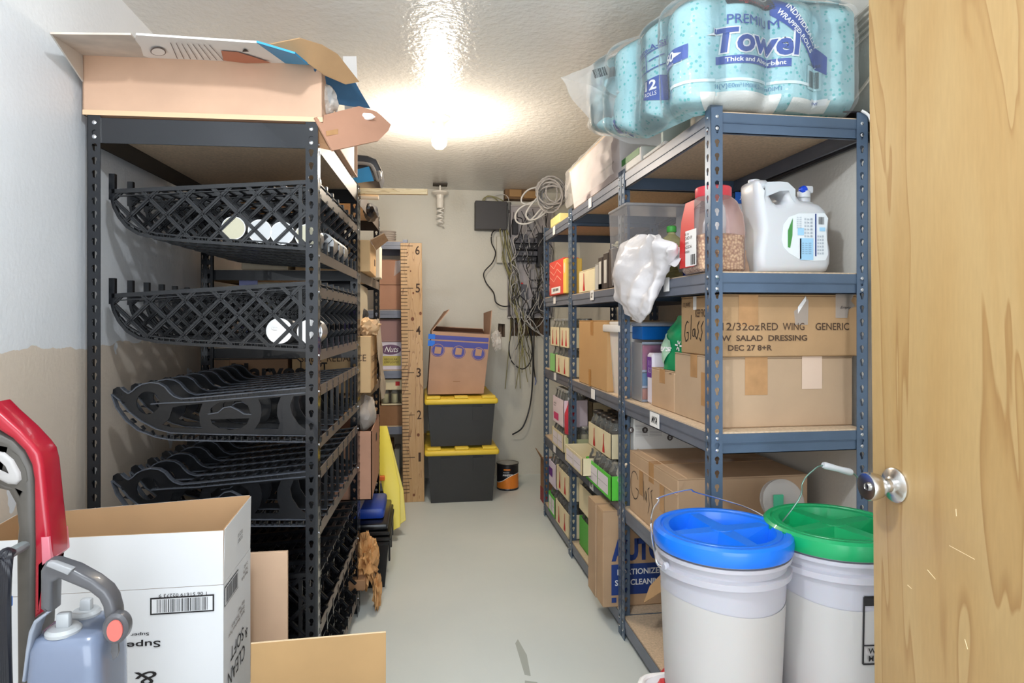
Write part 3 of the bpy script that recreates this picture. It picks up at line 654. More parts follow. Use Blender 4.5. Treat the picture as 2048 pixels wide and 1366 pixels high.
r = nt.nodes.new('ShaderNodeValToRGB'); r.color_ramp.elements[0].color = (*lin((236,206,158)),1); r.color_ramp.elements[0].position = .1; r.color_ramp.elements[1].color = (*lin((150,100,56)),1); r.color_ramp.elements[1].position = .75
nt.links.new(vo.outputs['Distance'], r.inputs[0]); nt.links.new(r.outputs[0], nt.nodes['Principled BSDF'].inputs['Base Color'])
bp = nt.nodes.new('ShaderNodeBump'); bp.inputs['Strength'].default_value = .8; bp.inputs['Distance'].default_value = .003; bp.invert = True; nt.links.new(vo.outputs['Distance'], bp.inputs['Height']); nt.links.new(bp.outputs[0], nt.nodes['Principled BSDF'].inputs['Normal'])
part('popcorn_kernels', rings(BM(), [sq(.064,z0+.002),sq(.0705,z0+.009),sq(.0705,z0+.105),sq(.05,z0+.112)]), KERN, t, kind='stuff')
part('lid', lathe(BM(), [(.050,0),(.0515,.003),(.0515,.026),(.049,.029),(.0004,.029)], (X0,Yc,z0+.222), 40), mat('coral_lid',(214,70,80),.35), t)
xs = X0-.0742
RLAB = mat('label_red',(205,48,46),.4)
printed(t, [[(-.062,-.11),(.04,-.11),(.04,.08),(-.02,.08),(-.05,.03),(-.062,-.04)]], (xs,Yc+.005,z0+.128), XF, UPZ, RLAB, 'red_label')
c = (xs-.0004, Yc-.005, z0+.07); printed(t, [R4(-.03,.045,-.05,.055)], c, XF, UPZ, PAPER, 'nutrition_panel')
printed(t, barcode(.03,.03,14,5), (xs-.001,Yc-.028,z0+.038), XF, UPZ, INK, 'barcode'); lettering(t, 'iii n\nDID P\niiini\nnDDii\niinin', (xs-.0012,Yc+.002,z0+.09), XF, UPZ, .05, .06, INKB, name='small_print')
# oil bottle
t = thing('oil_bottle', 'clear ribbed bottle of cooking oil with green cap', 'bottle', (.9,2.06,T2))
o = at(1343, 500, Y=2.05); OIL = mat('cooking_oil',(196,178,84),.08, trans=.7, ior=1.2)
prof = [(.034,0),(.040,.005)]
for k in range(7): prof += [(.040,.008+.010*k),(.037,.013+.010*k)]
prof += [(.042,.085),(.046,.10),(.045,.118),(.034,.138),(.018,.15),(.013,.155),(.013,.165)]
zo = T2+.012
OILM = mat('oil_plastic',(206,200,150),.1, trans=.6, ior=1.25)
part('body', lathe(BM(), prof, (o.x,2.05,zo-.01), 28), OILM, t); part('oil', lathe(BM(), [(.033,.004),(.035,.08),(.040,.10),(.039,.112)], (o.x,2.05,zo-.01), 28), mat('oil_yellow',(188,168,70),.15), t)
part('cap', lathe(BM(), [(.0155,0),(.0165,.003),(.0165,.018),(.014,.021),(.0004,.021)], (o.x,2.05,zo+.152), 24), mat('cap_green',(60,150,60),.4), t)
# clear tote with a blue thing in it, blue tub, dark pouch
t = thing('storage_tote', 'clear plastic tote of blue and yellow things on upper shelf', 'storage bin', (1.0,2.3,T2))
a = at(1252,410,Y=2.2); b = at(1392,500,Y=2.2)
part('bin', rings(BM(), [[Vector(p) for p in ((a.x+.01,2.2,T2+.001),(b.x,2.2,T2+.001),(b.x,2.4,T2+.001),(a.x+.01,2.4,T2+.001))],[Vector(p) for p in ((a.x,2.19,a.z-.004),(b.x+.01,2.19,a.z-.004),(b.x+.01,2.405,a.z-.004),(a.x,2.405,a.z-.004))]]), film('tote_clear',(215,212,214),.10,.15), t)
part('lid', box(BM(), a.x-.004, b.x+.014, 2.188, 2.407, a.z-.003, a.z+.008, .003), film('tote_lid',(225,222,222),.2,.2), t)
part('contents', blob(BM(), (a.x+.13,2.30,T2+.075), (.085,.08,.07), .25, 2, 3, 4), mat('soft_blue',(78,98,150),.7,var=.2), t, label='blue cloth inside the tote'); part('contents', blob(BM(), (a.x+.045,2.28,T2+.04), (.04,.06,.035), .3, 2, 2, 8), mat('pale_pink',(206,184,176),.7), t)
t = solo('plastic_tub', plate([[(-.06,-.05),(.07,-.05),(.07,.085),(-.02,.09)]], .12, .006, Matrix(((1,0,0,at(1385,400,Y=2.12).x),(0,0,-1,2.13),(0,1,0,T2+.055),(0,0,0,1)))), mat('royal_blue',(18,62,170),.35), 'royal blue tub behind the popcorn jar', 'tub')
solo('dark_pouch', blob(BM(), (at(1308,490,Y=2.1).x,2.13,T2+.04), (.05,.04,.042), .2, 2, 3, 3), mat('dark_pouch',(42,36,40),.35), 'dark glossy pouch beside the oil bottle', 'pouch')
solo('yellow_package', box(BM(), at(1316,440,Y=2.16).x, at(1330,440,Y=2.16).x, 2.155, 2.175, T2+.001, T2+.12, .004), mat('yellow_pack',(214,190,60),.5), 'yellow packet standing behind the oil bottle', 'packet')
# bag of pasta / tan bag by the jug
bm = BM(); c = at(1503, 480, Y=1.80)
def bagf(a, b):
    th = a*2*pi; z = b*.17; k = 1-.35*b**2; lean = .05*b
    n = .006*noise.noise(Vector((math.cos(th)*3, math.sin(th)*3, b*5)))
    return Vector((c.x-.012+lean+math.cos(th)*(.045*k+n), 1.80+math.sin(th)*(.05*k+n), T2+.001+z))
grid(bm, bagf, 30, 12, closeu=True); bmesh.ops.holes_fill(bm, edges=bm.edges[:])
t = thing('grain_bag', 'clear bag of pale beige grain leaning on the detergent jug', 'bag', (c.x,1.80,T2)); part('contents', bm, mat('beige_grain',(214,178,150),.5,var=.08,vs=30), t)
part('bag_film', card(BM(), [(c.x+.02,1.75,T2+.002),(c.x+.05,1.745,T2+.10),(c.x+.075,1.75,T2+.18),(c.x+.03,1.76,T2+.175),(c.x,1.752,T2+.17)], .001), FILM, t)
# white carrier bag hanging over the beam edge
def sheetbag(a, b):
    v = 470+b*176; L = [(470,1250,1338),(500,1243,1345),(530,1238,1325),(560,1232,1312),(600,1229,1308),(625,1248,1300),(640,1268,1286),(646,1275,1279)]
    for (va,la,ra),(vb,lb,rb) in zip(L, L[1:]):
        if va <= v <= vb+.01: f = (v-va)/(vb-va); l = la+(lb-la)*f; r_ = ra+(rb-ra)*f; break
    th = a*2*pi; u = (l+r_)/2+(r_-l)/2*math.cos(th)*min(1, .55+b*5); v += (3-abs(math.cos(th))*0)*math.sin(th*5)*.6*(1-b)
    p = at(u, v, X=.745); d = .030+.012*math.sin(3*th+b*4)
    p.x = .748-abs(math.sin(th))**.7*d*math.copysign(1, math.sin(th))*min(1, (1-b)*3+.1, .2+b*6)+.026*noise.noise(Vector((u*.07+v*.02, v*.014, 0)))+.006*noise.noise(Vector((u*.2, v*.07, 4)))
    return p
bm = grid(BM(), sheetbag, 72, 48, closeu=True); bmesh.ops.holes_fill(bm, edges=bm.edges[:])
BAGM = mat('white_bag_plastic',(234,230,232),.28, trans=.12, ior=1.2, bump=.35, bs=22)
t = thing('plastic_bag', 'crumpled white plastic bag hanging over the upper shelf edge', 'bag', (.75,2.2,T2-.2)); part('bag', bm, BAGM, t, ang=80)
bm = grid(BM(), lambda a, b: Vector((.765+b*.10, 1.80+a*.46, T2+.006+.125*math.sin(pi*min(1,max(0,.04+b*.9)))**.6*(.55+.45*a)+.020*noise.noise(Vector((a*8,b*6,2)))+.03*noise.noise(Vector((a*3,b*3,5))))), 30, 16)
part('bag_top', bm, BAGM, t, ang=80)
# ---- nearest rack, third shelf
t = carton('long kraft carton marked GLASS in marker, taped edges', .812, 1.26, 1.90, 2.36, T4, .752, KRAFT, 'x')
bm = BM(); card(bm, [(.8105,1.90,.70),(.8105,2.36,.70),(.845,2.36,.7545),(.845,1.90,.7545)], .0015); part('bevelled_edge', bm, KRAFT, t)
Lw = [[circ(-.0,0,.045,14,.052,.6,5.6)+[(.04,-.01),(.012,-.008)]]]
printed(t, [q for q in strokes(Lw[0], .003)], (.811,2.30,.63), XF, UPZ, INK, 'handwriting')
printed(t, [q for q in strokes([[(-.055,.05),(-.05,-.02)],[(-.03,.02),(-.042,.0),(-.03,-.015),(-.026,.015),(-.022,-.02)],[(.005,.04),(-.012,.03),(.004,-.02),(-.01,-.055)],[(.035,.04),(.018,.03),(.034,-.02),(.02,-.055)]], .003)], (.811,2.15,.62), XF, UPZ, INK, 'handwriting')
for y in (2.23, 2.03): printed(t, [R4(-.02,.02,-.03,.06)], (.8112,y,.64), XF, UPZ, TAPE, 'tape_strip')
t = carton('grey printed carton lying behind the GLASS carton', .83, 1.24, 2.365, 2.405, T4, .90, mat('grey_white_card',(196,194,190),.6), 'x', tape=False)
for k, u in enumerate((1262,1290,1340)):
    p = at(u, 860, Y=2.364); printed(t, [circ(0,0,.012,16)], (p.x,2.3645,p.z-(.03 if k == 2 else 0)), YF, UPZ, mat('icon_dark',(70,62,60),.6), 'round_icon'); lettering(t, 'EOD'[k], (p.x,2.3635,p.z-(.03 if k == 2 else 0)), YF, UPZ, .007, .01, WINK, name='icon_letter')
    printed(t, [R4(.018,.07,-.025+.006*q,-.023+.006*q) for q in range(8)], (p.x,2.3645,p.z), YF, UPZ, mat('grey_ink',(150,148,146),.6), 'small_print')
t = thing('plastic_reel', 'clear reel lying beside the GLASS carton', 'reel', (1.12,1.72,.60)); rr = at(1567,1000,Y=1.72)
part('flange', lathe(BM(), [(.02,-.002),(.065,-.002),(.065,.002),(.02,.002)], (rr.x,1.72,rr.z-.005), 36, Matrix.Rotation(math.radians(75),4,'X')), film('reel_clear',(205,200,195),.4,.2), t); part('label_panel', box(BM(), rr.x-.035, rr.x-.005, 1.712, 1.716, rr.z-.02, rr.z+.018), mat('reel_green',(70,170,130),.5), t)
part('flange', lathe(BM(), [(.01,-.012),(.06,-.012),(.06,-.010),(.01,-.010)], (rr.x,1.735,rr.z-.005), 36, Matrix.Rotation(math.radians(75),4,'X')), film('reel_clear',(205,200,195),.4,.2), t)
# ---- bottom shelf, near and middle
t = carton('tall kraft carton printed with large blue AUTO letters', .74, 1.05, 2.48, 2.57, T5+.001, .48, mat('kraft_auto',(186,154,122),.8,var=.04), 'x', tape=False)
D.objects.remove(t, do_unlink=True) if False else None
yy = 2.479; BL = NAVY
lettering(t, 'AUTO', (.888,yy,.318), YF, UPZ, .225, .092, BL, bold=.06); printed(t, [R4(-.115,.15,-.065,.06)], (.89,yy,.200), YF, UPZ, BL, 'blue_panel')
lettering(t, 'PORTIONIZED', (.90,yy-.0006,.228), YF, UPZ, .20, .024, WINK, bold=.02); lettering(t, 'SELF CLEANING', (.895,yy-.0006,.185), YF, UPZ, .21, .024, WINK, bold=.02)
printed(t, [R4(-.01,.01,-.01,.01)], (.786,yy,.115), YF, UPZ, BL, 'blue_emblem')
t = carton('narrow kraft carton leaning beside the blue-lettered carton', .735, 1.0, 2.574, 2.69, T5+.001, .485, KRAFT, 'x', tape=False)
t = thing('open_cardboard_box', 'open tan box with folded flap on the lowest shelf near buckets', 'box', (.95,2.05,T5))
part('body', box(BM(), .86, 1.1, 1.86, 2.10, T5, .32, .003), KRAFT2, t); part('flap', card(BM(), [(.86,2.10,.32),(1.02,2.10,.44),(1.02,1.88,.47),(.86,1.86,.32)], .004), KRAFT2, t); part('flap', card(BM(), [(.86,2.10,.32),(.92,2.11,.44),(.83,2.19,.29),(.80,2.17,.24)], .004), KRAFT2, t)
lettering(t, 'ooo oo\no ooo o\nooo oo', (.859,1.97,.22), XF, UPZ, .14, .06, INKB, name='small_print')
bm = BM(); card(bm, [(.81,1.80,.285),(.90,1.66,.285),(.90,1.66,.305),(.81,1.80,.305)], .10)
t = thing('white_bin', 'white plastic bin with wide rim between open box and buckets', 'bin', (.88,1.73,T5))
part('body', box(BM(), .84, .99, 1.70, 1.84, T5, .37, .012, 2), JUGW, t); part('rim', box(BM(), .815, 1.0, 1.685, 1.852, .37, .385, .005), mat('rim_bluewhite',(205,215,232),.4), t)
# ---- middle rack
XM = .80
t = carton('cream tower-print carton on the upper shelf of middle rack', XM, XM+.13, cy(1189,XM), cy(1158,XM), T2, 1.50, CREAM, 'x', tape=False)
TOWER = [[(-.004,.04),(.004,.04),(.006,.0),(.016,-.03),(.018,-.045),(-.018,-.045),(-.016,-.03),(-.006,0)]]
def towers(t, x, ys, z, s=1, m=REDI):
    for y in ys: printed(t, [[(a*s,b*s) for a, b in TOWER[0]]], (x-.0006,y,z), XF, UPZ, m, 'tower_print')
    return t
towers(t, XM, [cy(1168,XM)], 1.445)
carton('plain grey carton beside the cream tower-print carton', XM, XM+.12, cy(1204,XM), cy(1190,XM), T2, 1.512, mat('grey_card',(186,182,176),.6), 'x', tape=False)
DKB = mat('dark_binder',(66,54,48),.45)
for k, (u0, u1, v) in enumerate(((1196,1205,512),(1206,1216,500),(1217,1226,496))):
    t = thing('ring_binder', ('dark binder with white spine label, farthest of three','dark binder with white spine label, middle of three','dark binder without spine label, nearest of three')[k], 'binder', (XM,cy((u0+u1)/2,XM),T2), group='binders on the middle rack')
    ya, yb = cy(u1,XM-.0)+.002, cy(u0,XM)-.002; h = T2+.145+.01*k
    part('cover', box(BM(), XM, XM+.2, ya, yb, T2, h, .003), DKB, t)
    part('pages', box(BM(), XM+.004, XM+.195, ya+.006, yb-.006, T2+.004, h+.001), PAPER, t)
    if k < 2: printed(t, [R4(-(yb-ya)*.3,(yb-ya)*.3,-.05,.05)], (XM-.0006,(ya+yb)/2,T2+.075), XF, UPZ, mat('spine_label',(205,200,192),.6), 'spine_label')
solo('cloth_bundle', blob(BM(), (XM+.08, cy(1222,XM)-.02, 1.575), (.07,.06,.02), .5, 3, 3, 2), mat('cream_cloth',(206,200,170),.8), 'crumpled cream wrapping on top of the binders', 'wrapping')
t = carton('plain tan carton on middle rack beside the white lidded tub', XM, XM+.24, cy(1214,XM), cy(1158,XM), T3, 1.255, mat('plain_tan',(186,146,98),.8,var=.015), 'x', tm=mat('amber_tape',(176,126,66),.3))
printed(t, [R4(-.02,.02,-.04,.04)], (XM-.0006,cy(1180,XM),.985), XF, UPZ, mat('amber_tape',(176,126,66),.3), 'tape_strip')
t = thing('lidded_tub', 'translucent white lidded tub on the middle rack', 'tub', (XM+.1,2.50,T3))
ya, yb = 2.43, cy(1208,XM)-.015
part('tub', rings(BM(), [[Vector(p) for p in ((XM+.03,ya+.01,T3),(XM+.03,yb-.02,T3),(XM+.25,yb-.02,T3),(XM+.25,ya+.01,T3))],[Vector(p) for p in ((XM+.012,ya,1.205),(XM+.012,yb,1.205),(XM+.26,yb,1.205),(XM+.26,ya,1.205))]]), mat('milky_tub',(222,214,206),.35,sub=.2), t)
part('lid', box(BM(), XM-.006, XM+.27, ya-.004, yb+.02, 1.206, 1.238, .006, 2), mat('milky_lid',(232,228,224),.3), t)
part('lid_top', box(BM(), XM+.01, XM+.255, ya+.01, yb+.006, 1.238, 1.250, .004), mat('milky_lid',(232,228,224),.3), t)
# jars ----
_jar = []
def jar(loc, label, group, lid=None, fill=None, s=1, h=.12):
    key = (lid, fill, s, h)
    for k, o in _jar:
        if k == key: return copy_thing(o, loc, label, group)
    t = thing('glass_jar', label, 'jar', loc, 0, group)
    part('glass', lathe(BM(), [(.028*s,0),(.032*s,.004),(.032*s,h*.72),(.028*s,h*.82),(.021*s,h*.9),(.021*s,h)], loc, 14), GLASS, t)
    if fill: part('filling', lathe(BM(), [(.029*s,.003),(.0305*s,.006),(.0305*s,h*.7)], loc, 12), MATS[fill], t)
    if lid: part('lid', lathe(BM(), [(.023*s,0),(.024*s,.002),(.024*s,.012),(.022*s,.014),(.0004,.014)], (loc[0],loc[1],loc[2]+h-.002), 14), MATS[lid], t)
    _jar.append((key, t)); return t
mat('pickle_fill',(206,196,150),.4); mat('dark_lid',(70,64,60),.4,.5); mat('dark_fill',(74,58,48),.35); mat('clear_lid',(180,180,176),.3,.5)
def traybox(label, x0, x1, y0, y1, z, h, m, inner=None, group=None, name='carton_tray', paneled=False):
    """an open-topped tray or bottle carton: four walls and a floor"""
    t = thing(name, label, 'box', ((x0+x1)/2,(y0+y1)/2,z), 0, group); k = .003
    part('bottom', box(BM(), x0, x1, y0, y1, z, z+.002), m, t)
    for a in ((x0,x0+k,y0,y1),(x1-k,x1,y0,y1),(x0,x1,y0,y0+k),(x0,x1,y1-k,y1)): part('side', box(BM(), *a, z, z+h), m, t)
    if paneled:
        w_ = (y1-y0); printed(t, [R4(-w_*.40,-.004,-h*.36,h*.36), R4(.004,w_*.40,-h*.36,h*.36)], (x0-.0005,(y0+y1)/2,z+h/2), XF, UPZ, mat('lilac_panel',(226,218,224),.6), 'printed_panel')
        printed(t, [R4(-w_*.38,-.01,-.001,.001), R4(.01,w_*.38,-.001,.001)], (x0-.001,(y0+y1)/2,z+h/2), XF, UPZ, mat('grey_ink',(150,148,146),.6), 'small_print')
    return t
def crate(label, x0, x1, u0, u1, z, h, m, jl, jh=.12, lid='clear_lid', fill=None, s=1, rows=2, tower=False, paneled=False, ny=None, jgroup=None):
    yn, yf_ = cy(u1,x0), cy(u0,x0); t = traybox(label, x0, x1, yn, yf_, z, h, m, paneled=paneled)
    if tower: towers(t, x0, [yn+(yf_-yn)*q for q in ((.3,.72) if yf_-yn > .15 else (.5,))], z+h/2, min(1.1, h/.11))
    n = ny or max(1, int((yf_-yn)/(.066*s)))
    for i in range(n):
        for j in range(rows): jar((x0+.036*s+j*.067*s, yn+(yf_-yn)*(i+.5)/n, z+.0025), jl+(', '+(['nearest','second','third','fourth','fifth','sixth','seventh'][min(i,6)] if n > 1 else 'only one')+(' in aisle row' if j == 0 else ' in wall row')), jgroup or jl, lid, fill, s, jh)
    return t
# middle rack, third shelf
crate('cream tower-print carton of brown bottles above the green carton', XM+.0, XM+.15, 1177, 1222, .668, .105, CREAM, 'clear bottle in cream carton above the green carton', .15, 'dark_lid', 'dark_fill', 1.05, tower=True)
crate('lime green bottle carton jutting over the middle rack shelf', XM-.03, XM+.13, 1172, 1222, T4+.001, .10, GREEN2, 'clear bottle in the lime green carton', .143, None, 'dark_fill', 1.05, paneled=True)
t = traybox('empty cream tray overhanging the middle rack shelf', XM-.07, XM+.14, cy(1165,XM-.07), cy(1130,XM-.07), T4+.03, .08, CREAM, paneled=True)
crate('cream carton of jars behind the post of middle rack', XM+.18, XM+.32, 1159, 1185, .665, .12, CREAM, 'jar in the cream carton behind the rack post', .15, 'dark_lid', 'dark_fill')
crate('green carton of jars deep on the middle rack shelf', XM+.18, XM+.32, 1159, 1185, T4+.001, .07, GREEN2, 'jar in the green carton behind the rack post', .14, 'dark_lid', 'dark_fill', paneled=True)
bm = blob(BM(), (XM+.05, cy(1232,XM)-.01, T4+.085), (.05,.055,.082), .22, 2.5, 3, 6); solo('plastic_bag', bm, mat('pale_bag',(214,206,190),.3,bump=.4,bs=30), 'pale plastic bag slumped by the lime green carton', 'bag')
# middle rack, bottom
crate('cream carton of jars above the green carton, bottom of middle rack', XM+.02, XM+.20, 1158, 1196, .285, .13, CREAM, 'jar in the cream carton near the floor of the middle rack', .15, 'dark_lid', 'dark_fill', tower=False)
crate('green carton standing on the bottom of the middle rack', XM+.03, XM+.19, 1159, 1181, T5+.001, .15, mat('leafy_green_card',(84,170,60),.55), 'jar in the green carton at the bottom of middle rack', .19, 'dark_lid', 'dark_fill')
# far rack
XG = .80
t = thing('snack_box', 'red box with pale chevron stripes on the far rack', 'box', (XG,cy(1115,XG),1.40)); ya, yb = cy(1126,XG-.02), cy(1099,XG-.02)
part('body', box(BM(), XG-.02, XG+.07, ya, yb, 1.401, 1.60, .003), mat('tomato_red',(220,66,48),.4), t)
wy = (yb-ya)
for k in range(3): printed(t, strokes([[(-wy*.42,.03-.0),(-wy*.14,.0),(wy*.1,.03),(wy*.38,.0)]], .004), (XG-.0206,(ya+yb)/2,1.555-k*.038), XF, UPZ, mat('chevron_pink',(250,190,170),.5), 'chevron_stripe')
printed(t, [R4(-wy*.33,wy*.33,-.018,.018)], (XG-.0206,(ya+yb)/2,1.428), XF, UPZ, PAPER, 'barcode_panel'); printed(t, barcode(wy*.4,.016,12,9), (XG-.0212,(ya+yb)/2,1.43), XF, UPZ, INK, 'barcode')
t = thing('snack_box', 'yellow and cream box beside the red chevron box', 'box', (XG,cy(1132,XG),1.40)); part('body', box(BM(), XG-.02, XG+.07, cy(1138,XG)-.01, ya-.003, 1.401, 1.59, .003), mat('yellow_card',(236,196,90),.5), t)
printed(t, [circ(0,0,.02,16,.03)], (XG-.0206,ya-.04,1.54), XF, UPZ, CREAM, 'round_print')
solo('notepad_pile', box(BM(), XG+.0, XG+.12, 3.55, 3.80, 1.821, 1.875, .004), mat('pale_yellow_pad',(232,222,150),.7), 'pale yellow box on top of the far rack', 'box')
G1 = 'jar in the upper tower-print cartons on the far rack'
crate('upper cream tower-print carton of jars, farther one', XG-.01, XG+.13, 1101, 1119, 1.105, .11, CREAM, 'tall jar in the farther upper cream carton', .145, 'clear_lid', 'pickle_fill', 1.1, tower=True)
crate('upper cream tower-print carton of jars beside the rack post', XG-.01, XG+.13, 1120, 1138, 1.105, .11, CREAM, 'tall jar in the nearer upper cream carton', .145, 'clear_lid', 'pickle_fill', 1.1, tower=True)
crate('green edged carton of jars on the far rack', XG-.01, XG+.13, 1100, 1110, .951, .105, mat('light_green_card',(150,214,130),.55), 'jar in the green edged carton', .145, 'clear_lid', None, 1, ny=1)
crate('lower cream tower-print carton of jars on the far rack', XG-.01, XG+.13, 1111, 1138, .951, .105, CREAM, 'jar in the lower cream carton of far rack', .145, 'clear_lid', None, 1, tower=True)
t = crate('white and pink carton of jars above the cream tray, far rack', XG-.01, XG+.13, 1106, 1127, .66, .15, mat('pink_white_card',(232,214,220),.55), 'jar in the white and pink carton', .19, 'clear_lid', None)
printed(t, [R4(-.06,.06,-.02,.02)], (XG-.0108,cy(1116,XG),.70), XF, UPZ, mat('rose_ink',(214,70,120),.6), 'pink_band'); lettering(t, 'mmmm\nmmm', (XG-.0112,cy(1114,XG),.765), XF, UPZ, .06, .022, INKB, name='small_print')
t = thing('drink_bottle', 'red drink bottle beside the white and pink carton', 'bottle', (XG+.02,cy(1132,XG),.66)); part('body', lathe(BM(), [(.03,0),(.033,.005),(.033,.11),(.015,.16),(.012,.185)], (XG+.025,cy(1132,XG),.63), 18), mat('red_drink',(196,58,72),.2), t); part('cap', lathe(BM(), [(.014,0),(.014,.015),(.0004,.016)], (XG+.025,cy(1132,XG),.815), 14), WINK, t)
crate('cream carton tray of jars at the middle of the far rack', XG-.01, XG+.13, 1104, 1127, T4+.001, .10, CREAM, 'jar in the cream tray, far rack', .135, 'clear_lid', None, paneled=True)
crate('cream and green carton beside the post of the far rack', XG-.0, XG+.13, 1128, 1138, T4+.001, .09, mat('sage_card',(200,206,160),.55), 'jar in the cream and green carton', .135, 'clear_lid', None, ny=1)
t = crate('white and purple carton of jars, lower far rack', XG-.01, XG+.13, 1098, 1112, .265, .14, mat('lilac_card',(222,210,228),.55), 'jar in the white and purple carton', .18, 'clear_lid', None)
printed(t, [R4(-.05,.05,-.025,.025)], (XG-.0108,cy(1105,XG),.34), XF, UPZ, mat('purple_ink',(104,52,140),.4), 'purple_band')
crate('cream tower-print carton high in the lowest bay, far rack', XG-.01, XG+.13, 1113, 1138, .285, .135, CREAM, 'jar in the cream carton in the lowest bay', .17, 'dark_lid', 'dark_fill', tower=True)
crate('green carton tray on the bottom shelf of the far rack', XG-.01, XG+.13, 1097, 1110, T5+.001, .12, GREEN2, 'jar in the green bottom tray', .165, 'dark_lid', 'dark_fill', paneled=True)
crate('cream tower-print carton on the bottom shelf of far rack', XG-.01, XG+.13, 1111, 1138, T5+.001, .13, CREAM, 'jar in the cream bottom carton, far rack', .18, 'clear_lid', 'dark_fill', tower=True)
t = thing('cardboard_box', 'brown and red open carton on the floor beyond the far rack', 'box', (.86,4.2,0)); part('body', box(BM(), .84, 1.0, 4.12, 4.34, 0, .10, .003), mat('dark_red_card',(150,44,48),.6), t); part('side', box(BM(), .84, 1.0, 4.13, 4.33, .10, .30, .003), KRAFTD, t); part('flap', card(BM(), [(.84,4.13,.30),(.84,4.33,.30),(.80,4.30,.37),(.81,4.15,.35)], .004), KRAFTD, t)
# ================================================================= ON TOP OF THE RIGHT-HAND RACKS
ZT = T1+.001
# the towel pack: a bulging block of rolls in dotted film
path = [(.62,2.20),(.70,1.93),(.755,1.70),(.80,1.655),(1.22,1.66)]
seg = [0]
for a, b in zip(path, path[1:]): seg.append(seg[-1]+math.dist(a, b))
SC = seg[3]                                  # arc length of the front left corner
def plan(s):
    s = min(max(s+SC, 0), seg[-1])
    for i in range(len(path)-1):
        if s <= seg[i+1]+1e-9:
            f = (s-seg[i])/(seg[i+1]-seg[i]); a, b = Vector((*path[i],0)), Vector((*path[i+1],0)); d = (b-a).normalized(); return a+(b-a)*f, Vector((d.y,-d.x,0))
def skin(s, z):
    """the outer face of the pack: s along the wrap, z height above the shelf (0..1 of .335)"""
    p, n = plan(s); h = .335; q = z/h; roll = abs(math.sin(pi*(s-.012)/.148))**.8*.030
    edge = min(1, max(0, q)*9)**.5*min(1, max(0,1-q)*7)**.5
    bulge = (roll+.012)*edge-.028*(1-edge)+.007*noise.noise(Vector((s*9, z*9, 1)))
    zb = 0
    if s < -.30: zb = (-.30-s)*.30*max(0,1-q)            # the hanging end rises off the shelf
    droop = 0 if s > -.05 else -.012*(-s)
    o = p+n*bulge; o.z = ZT+.003+z+zb+droop*q; return o, n
DOT = D.materials.new('dotted_towel_film'); DOT.use_nodes = True; nt = DOT.node_tree; N = nt.nodes; L = nt.links; b = N['Principled BSDF']; b.inputs['Roughness'].default_value = .18; b.inputs['Coat Weight'].default_value = .4
tc = N.new('ShaderNodeTexCoord'); v = N.new('ShaderNodeTexVoronoi'); v.inputs['Scale'].default_value = 62; v.inputs['Randomness'].default_value = .75; L.new(tc.outputs['Object'], v.inputs['Vector'])
r = N.new('ShaderNodeValToRGB'); r.color_ramp.elements[0].color = (*lin((92,178,180)),1); r.color_ramp.elements[0].position = .24; r.color_ramp.elements[1].color = (*lin((160,204,210)),1); r.color_ramp.elements[1].position = .30; L.new(v.outputs['Distance'], r.inputs[0])
n = N.new('ShaderNodeTexNoise'); n.inputs['Scale'].default_value = 7; L.new(tc.outputs['Object'], n.inputs['Vector']); mx = N.new('ShaderNodeMixRGB'); r2 = N.new('ShaderNodeValToRGB'); r2.color_ramp.elements[0].position = .36; r2.color_ramp.elements[1].position = .46
L.new(n.outputs[0], r2.inputs[0]); L.new(r2.outputs[0], mx.inputs[0]); mx.inputs[1].default_value = (*lin((164,208,214)),1); L.new(r.outputs[0], mx.inputs[2]); L.new(mx.outputs[0], b.inputs['Base Color'])
n = N.new('ShaderNodeTexNoise'); n.inputs['Scale'].default_value = 16; n.inputs['Detail'].default_value = 4; L.new(tc.outputs['Object'], n.inputs['Vector']); bp = N.new('ShaderNodeBump'); bp.inputs['Strength'].default_value = .5; bp.inputs['Distance'].default_value = .02; L.new(n.outputs[0], bp.inputs['Height']); L.new(bp.outputs[0], b.inputs['Normal'])
T = thing('paper_towel_package', 'large plastic pack of paper towels on top of the nearest rack', 'package', (.95,1.9,ZT))
bm = BM(); S0, S1 = -SC, seg[-1]-SC; ns, nz = 90, 26
V = [[bm.verts.new(skin(S0+(S1-S0)*i/ns, .335*j/nz)[0]) for j in range(nz+1)] for i in range(ns+1)]
for i in range(ns):
    for j in range(nz): bm.faces.new((V[i][j],V[i+1][j],V[i+1][j+1],V[i][j+1]))
part('printed_wrapper', bm, DOT, T, ang=80)
bm = BM(); box(bm, .80, 1.215, 1.67, 2.1, ZT+.33, ZT+.345, .01); box(bm, .84, 1.2, 2.09, 2.11, ZT+.002, ZT+.33); box(bm, 1.205, 1.22, 1.68, 2.1, ZT+.002, ZT+.33); part('wrapper_back', bm, DOT, T)
ROLL = mat('towel_white',(240,238,232),.9,bump=.2,bs=150)
for k, (x, y) in enumerate(((.875,1.745),(1.02,1.745),(1.155,1.745),(.93,1.90))):
    part('paper_roll', lathe(BM(), [(.02,0),(.068,0),(.069,.004),(.069,.275),(.066,.28),(.02,.28)], (x,y,ZT+.002), 28), ROLL, T)
def onskin(s0, z0, off=.0025):
    def f(x, y): p, n = skin(s0+x, z0+y); return p+n*off
    return f
def lt(s, s0, z0, w_, h_, m, off=.0035, **k): lettering(T, s, None, None, None, w_, h_, m, off=0, fn=onskin(s0, z0, off), **k)
def pt(polys, s0, z0, m, nm='printed_mark', off=.0025): printed(T, polys, None, None, None, m, nm, fn=onskin(s0, z0, off))
TB = mat('towel_blue',(28,70,158),.35); BK = mat('glossy_black',(24,24,28),.3)
lt('PREMIUM', .112, .242, .155, .026, TB, off=.0045)
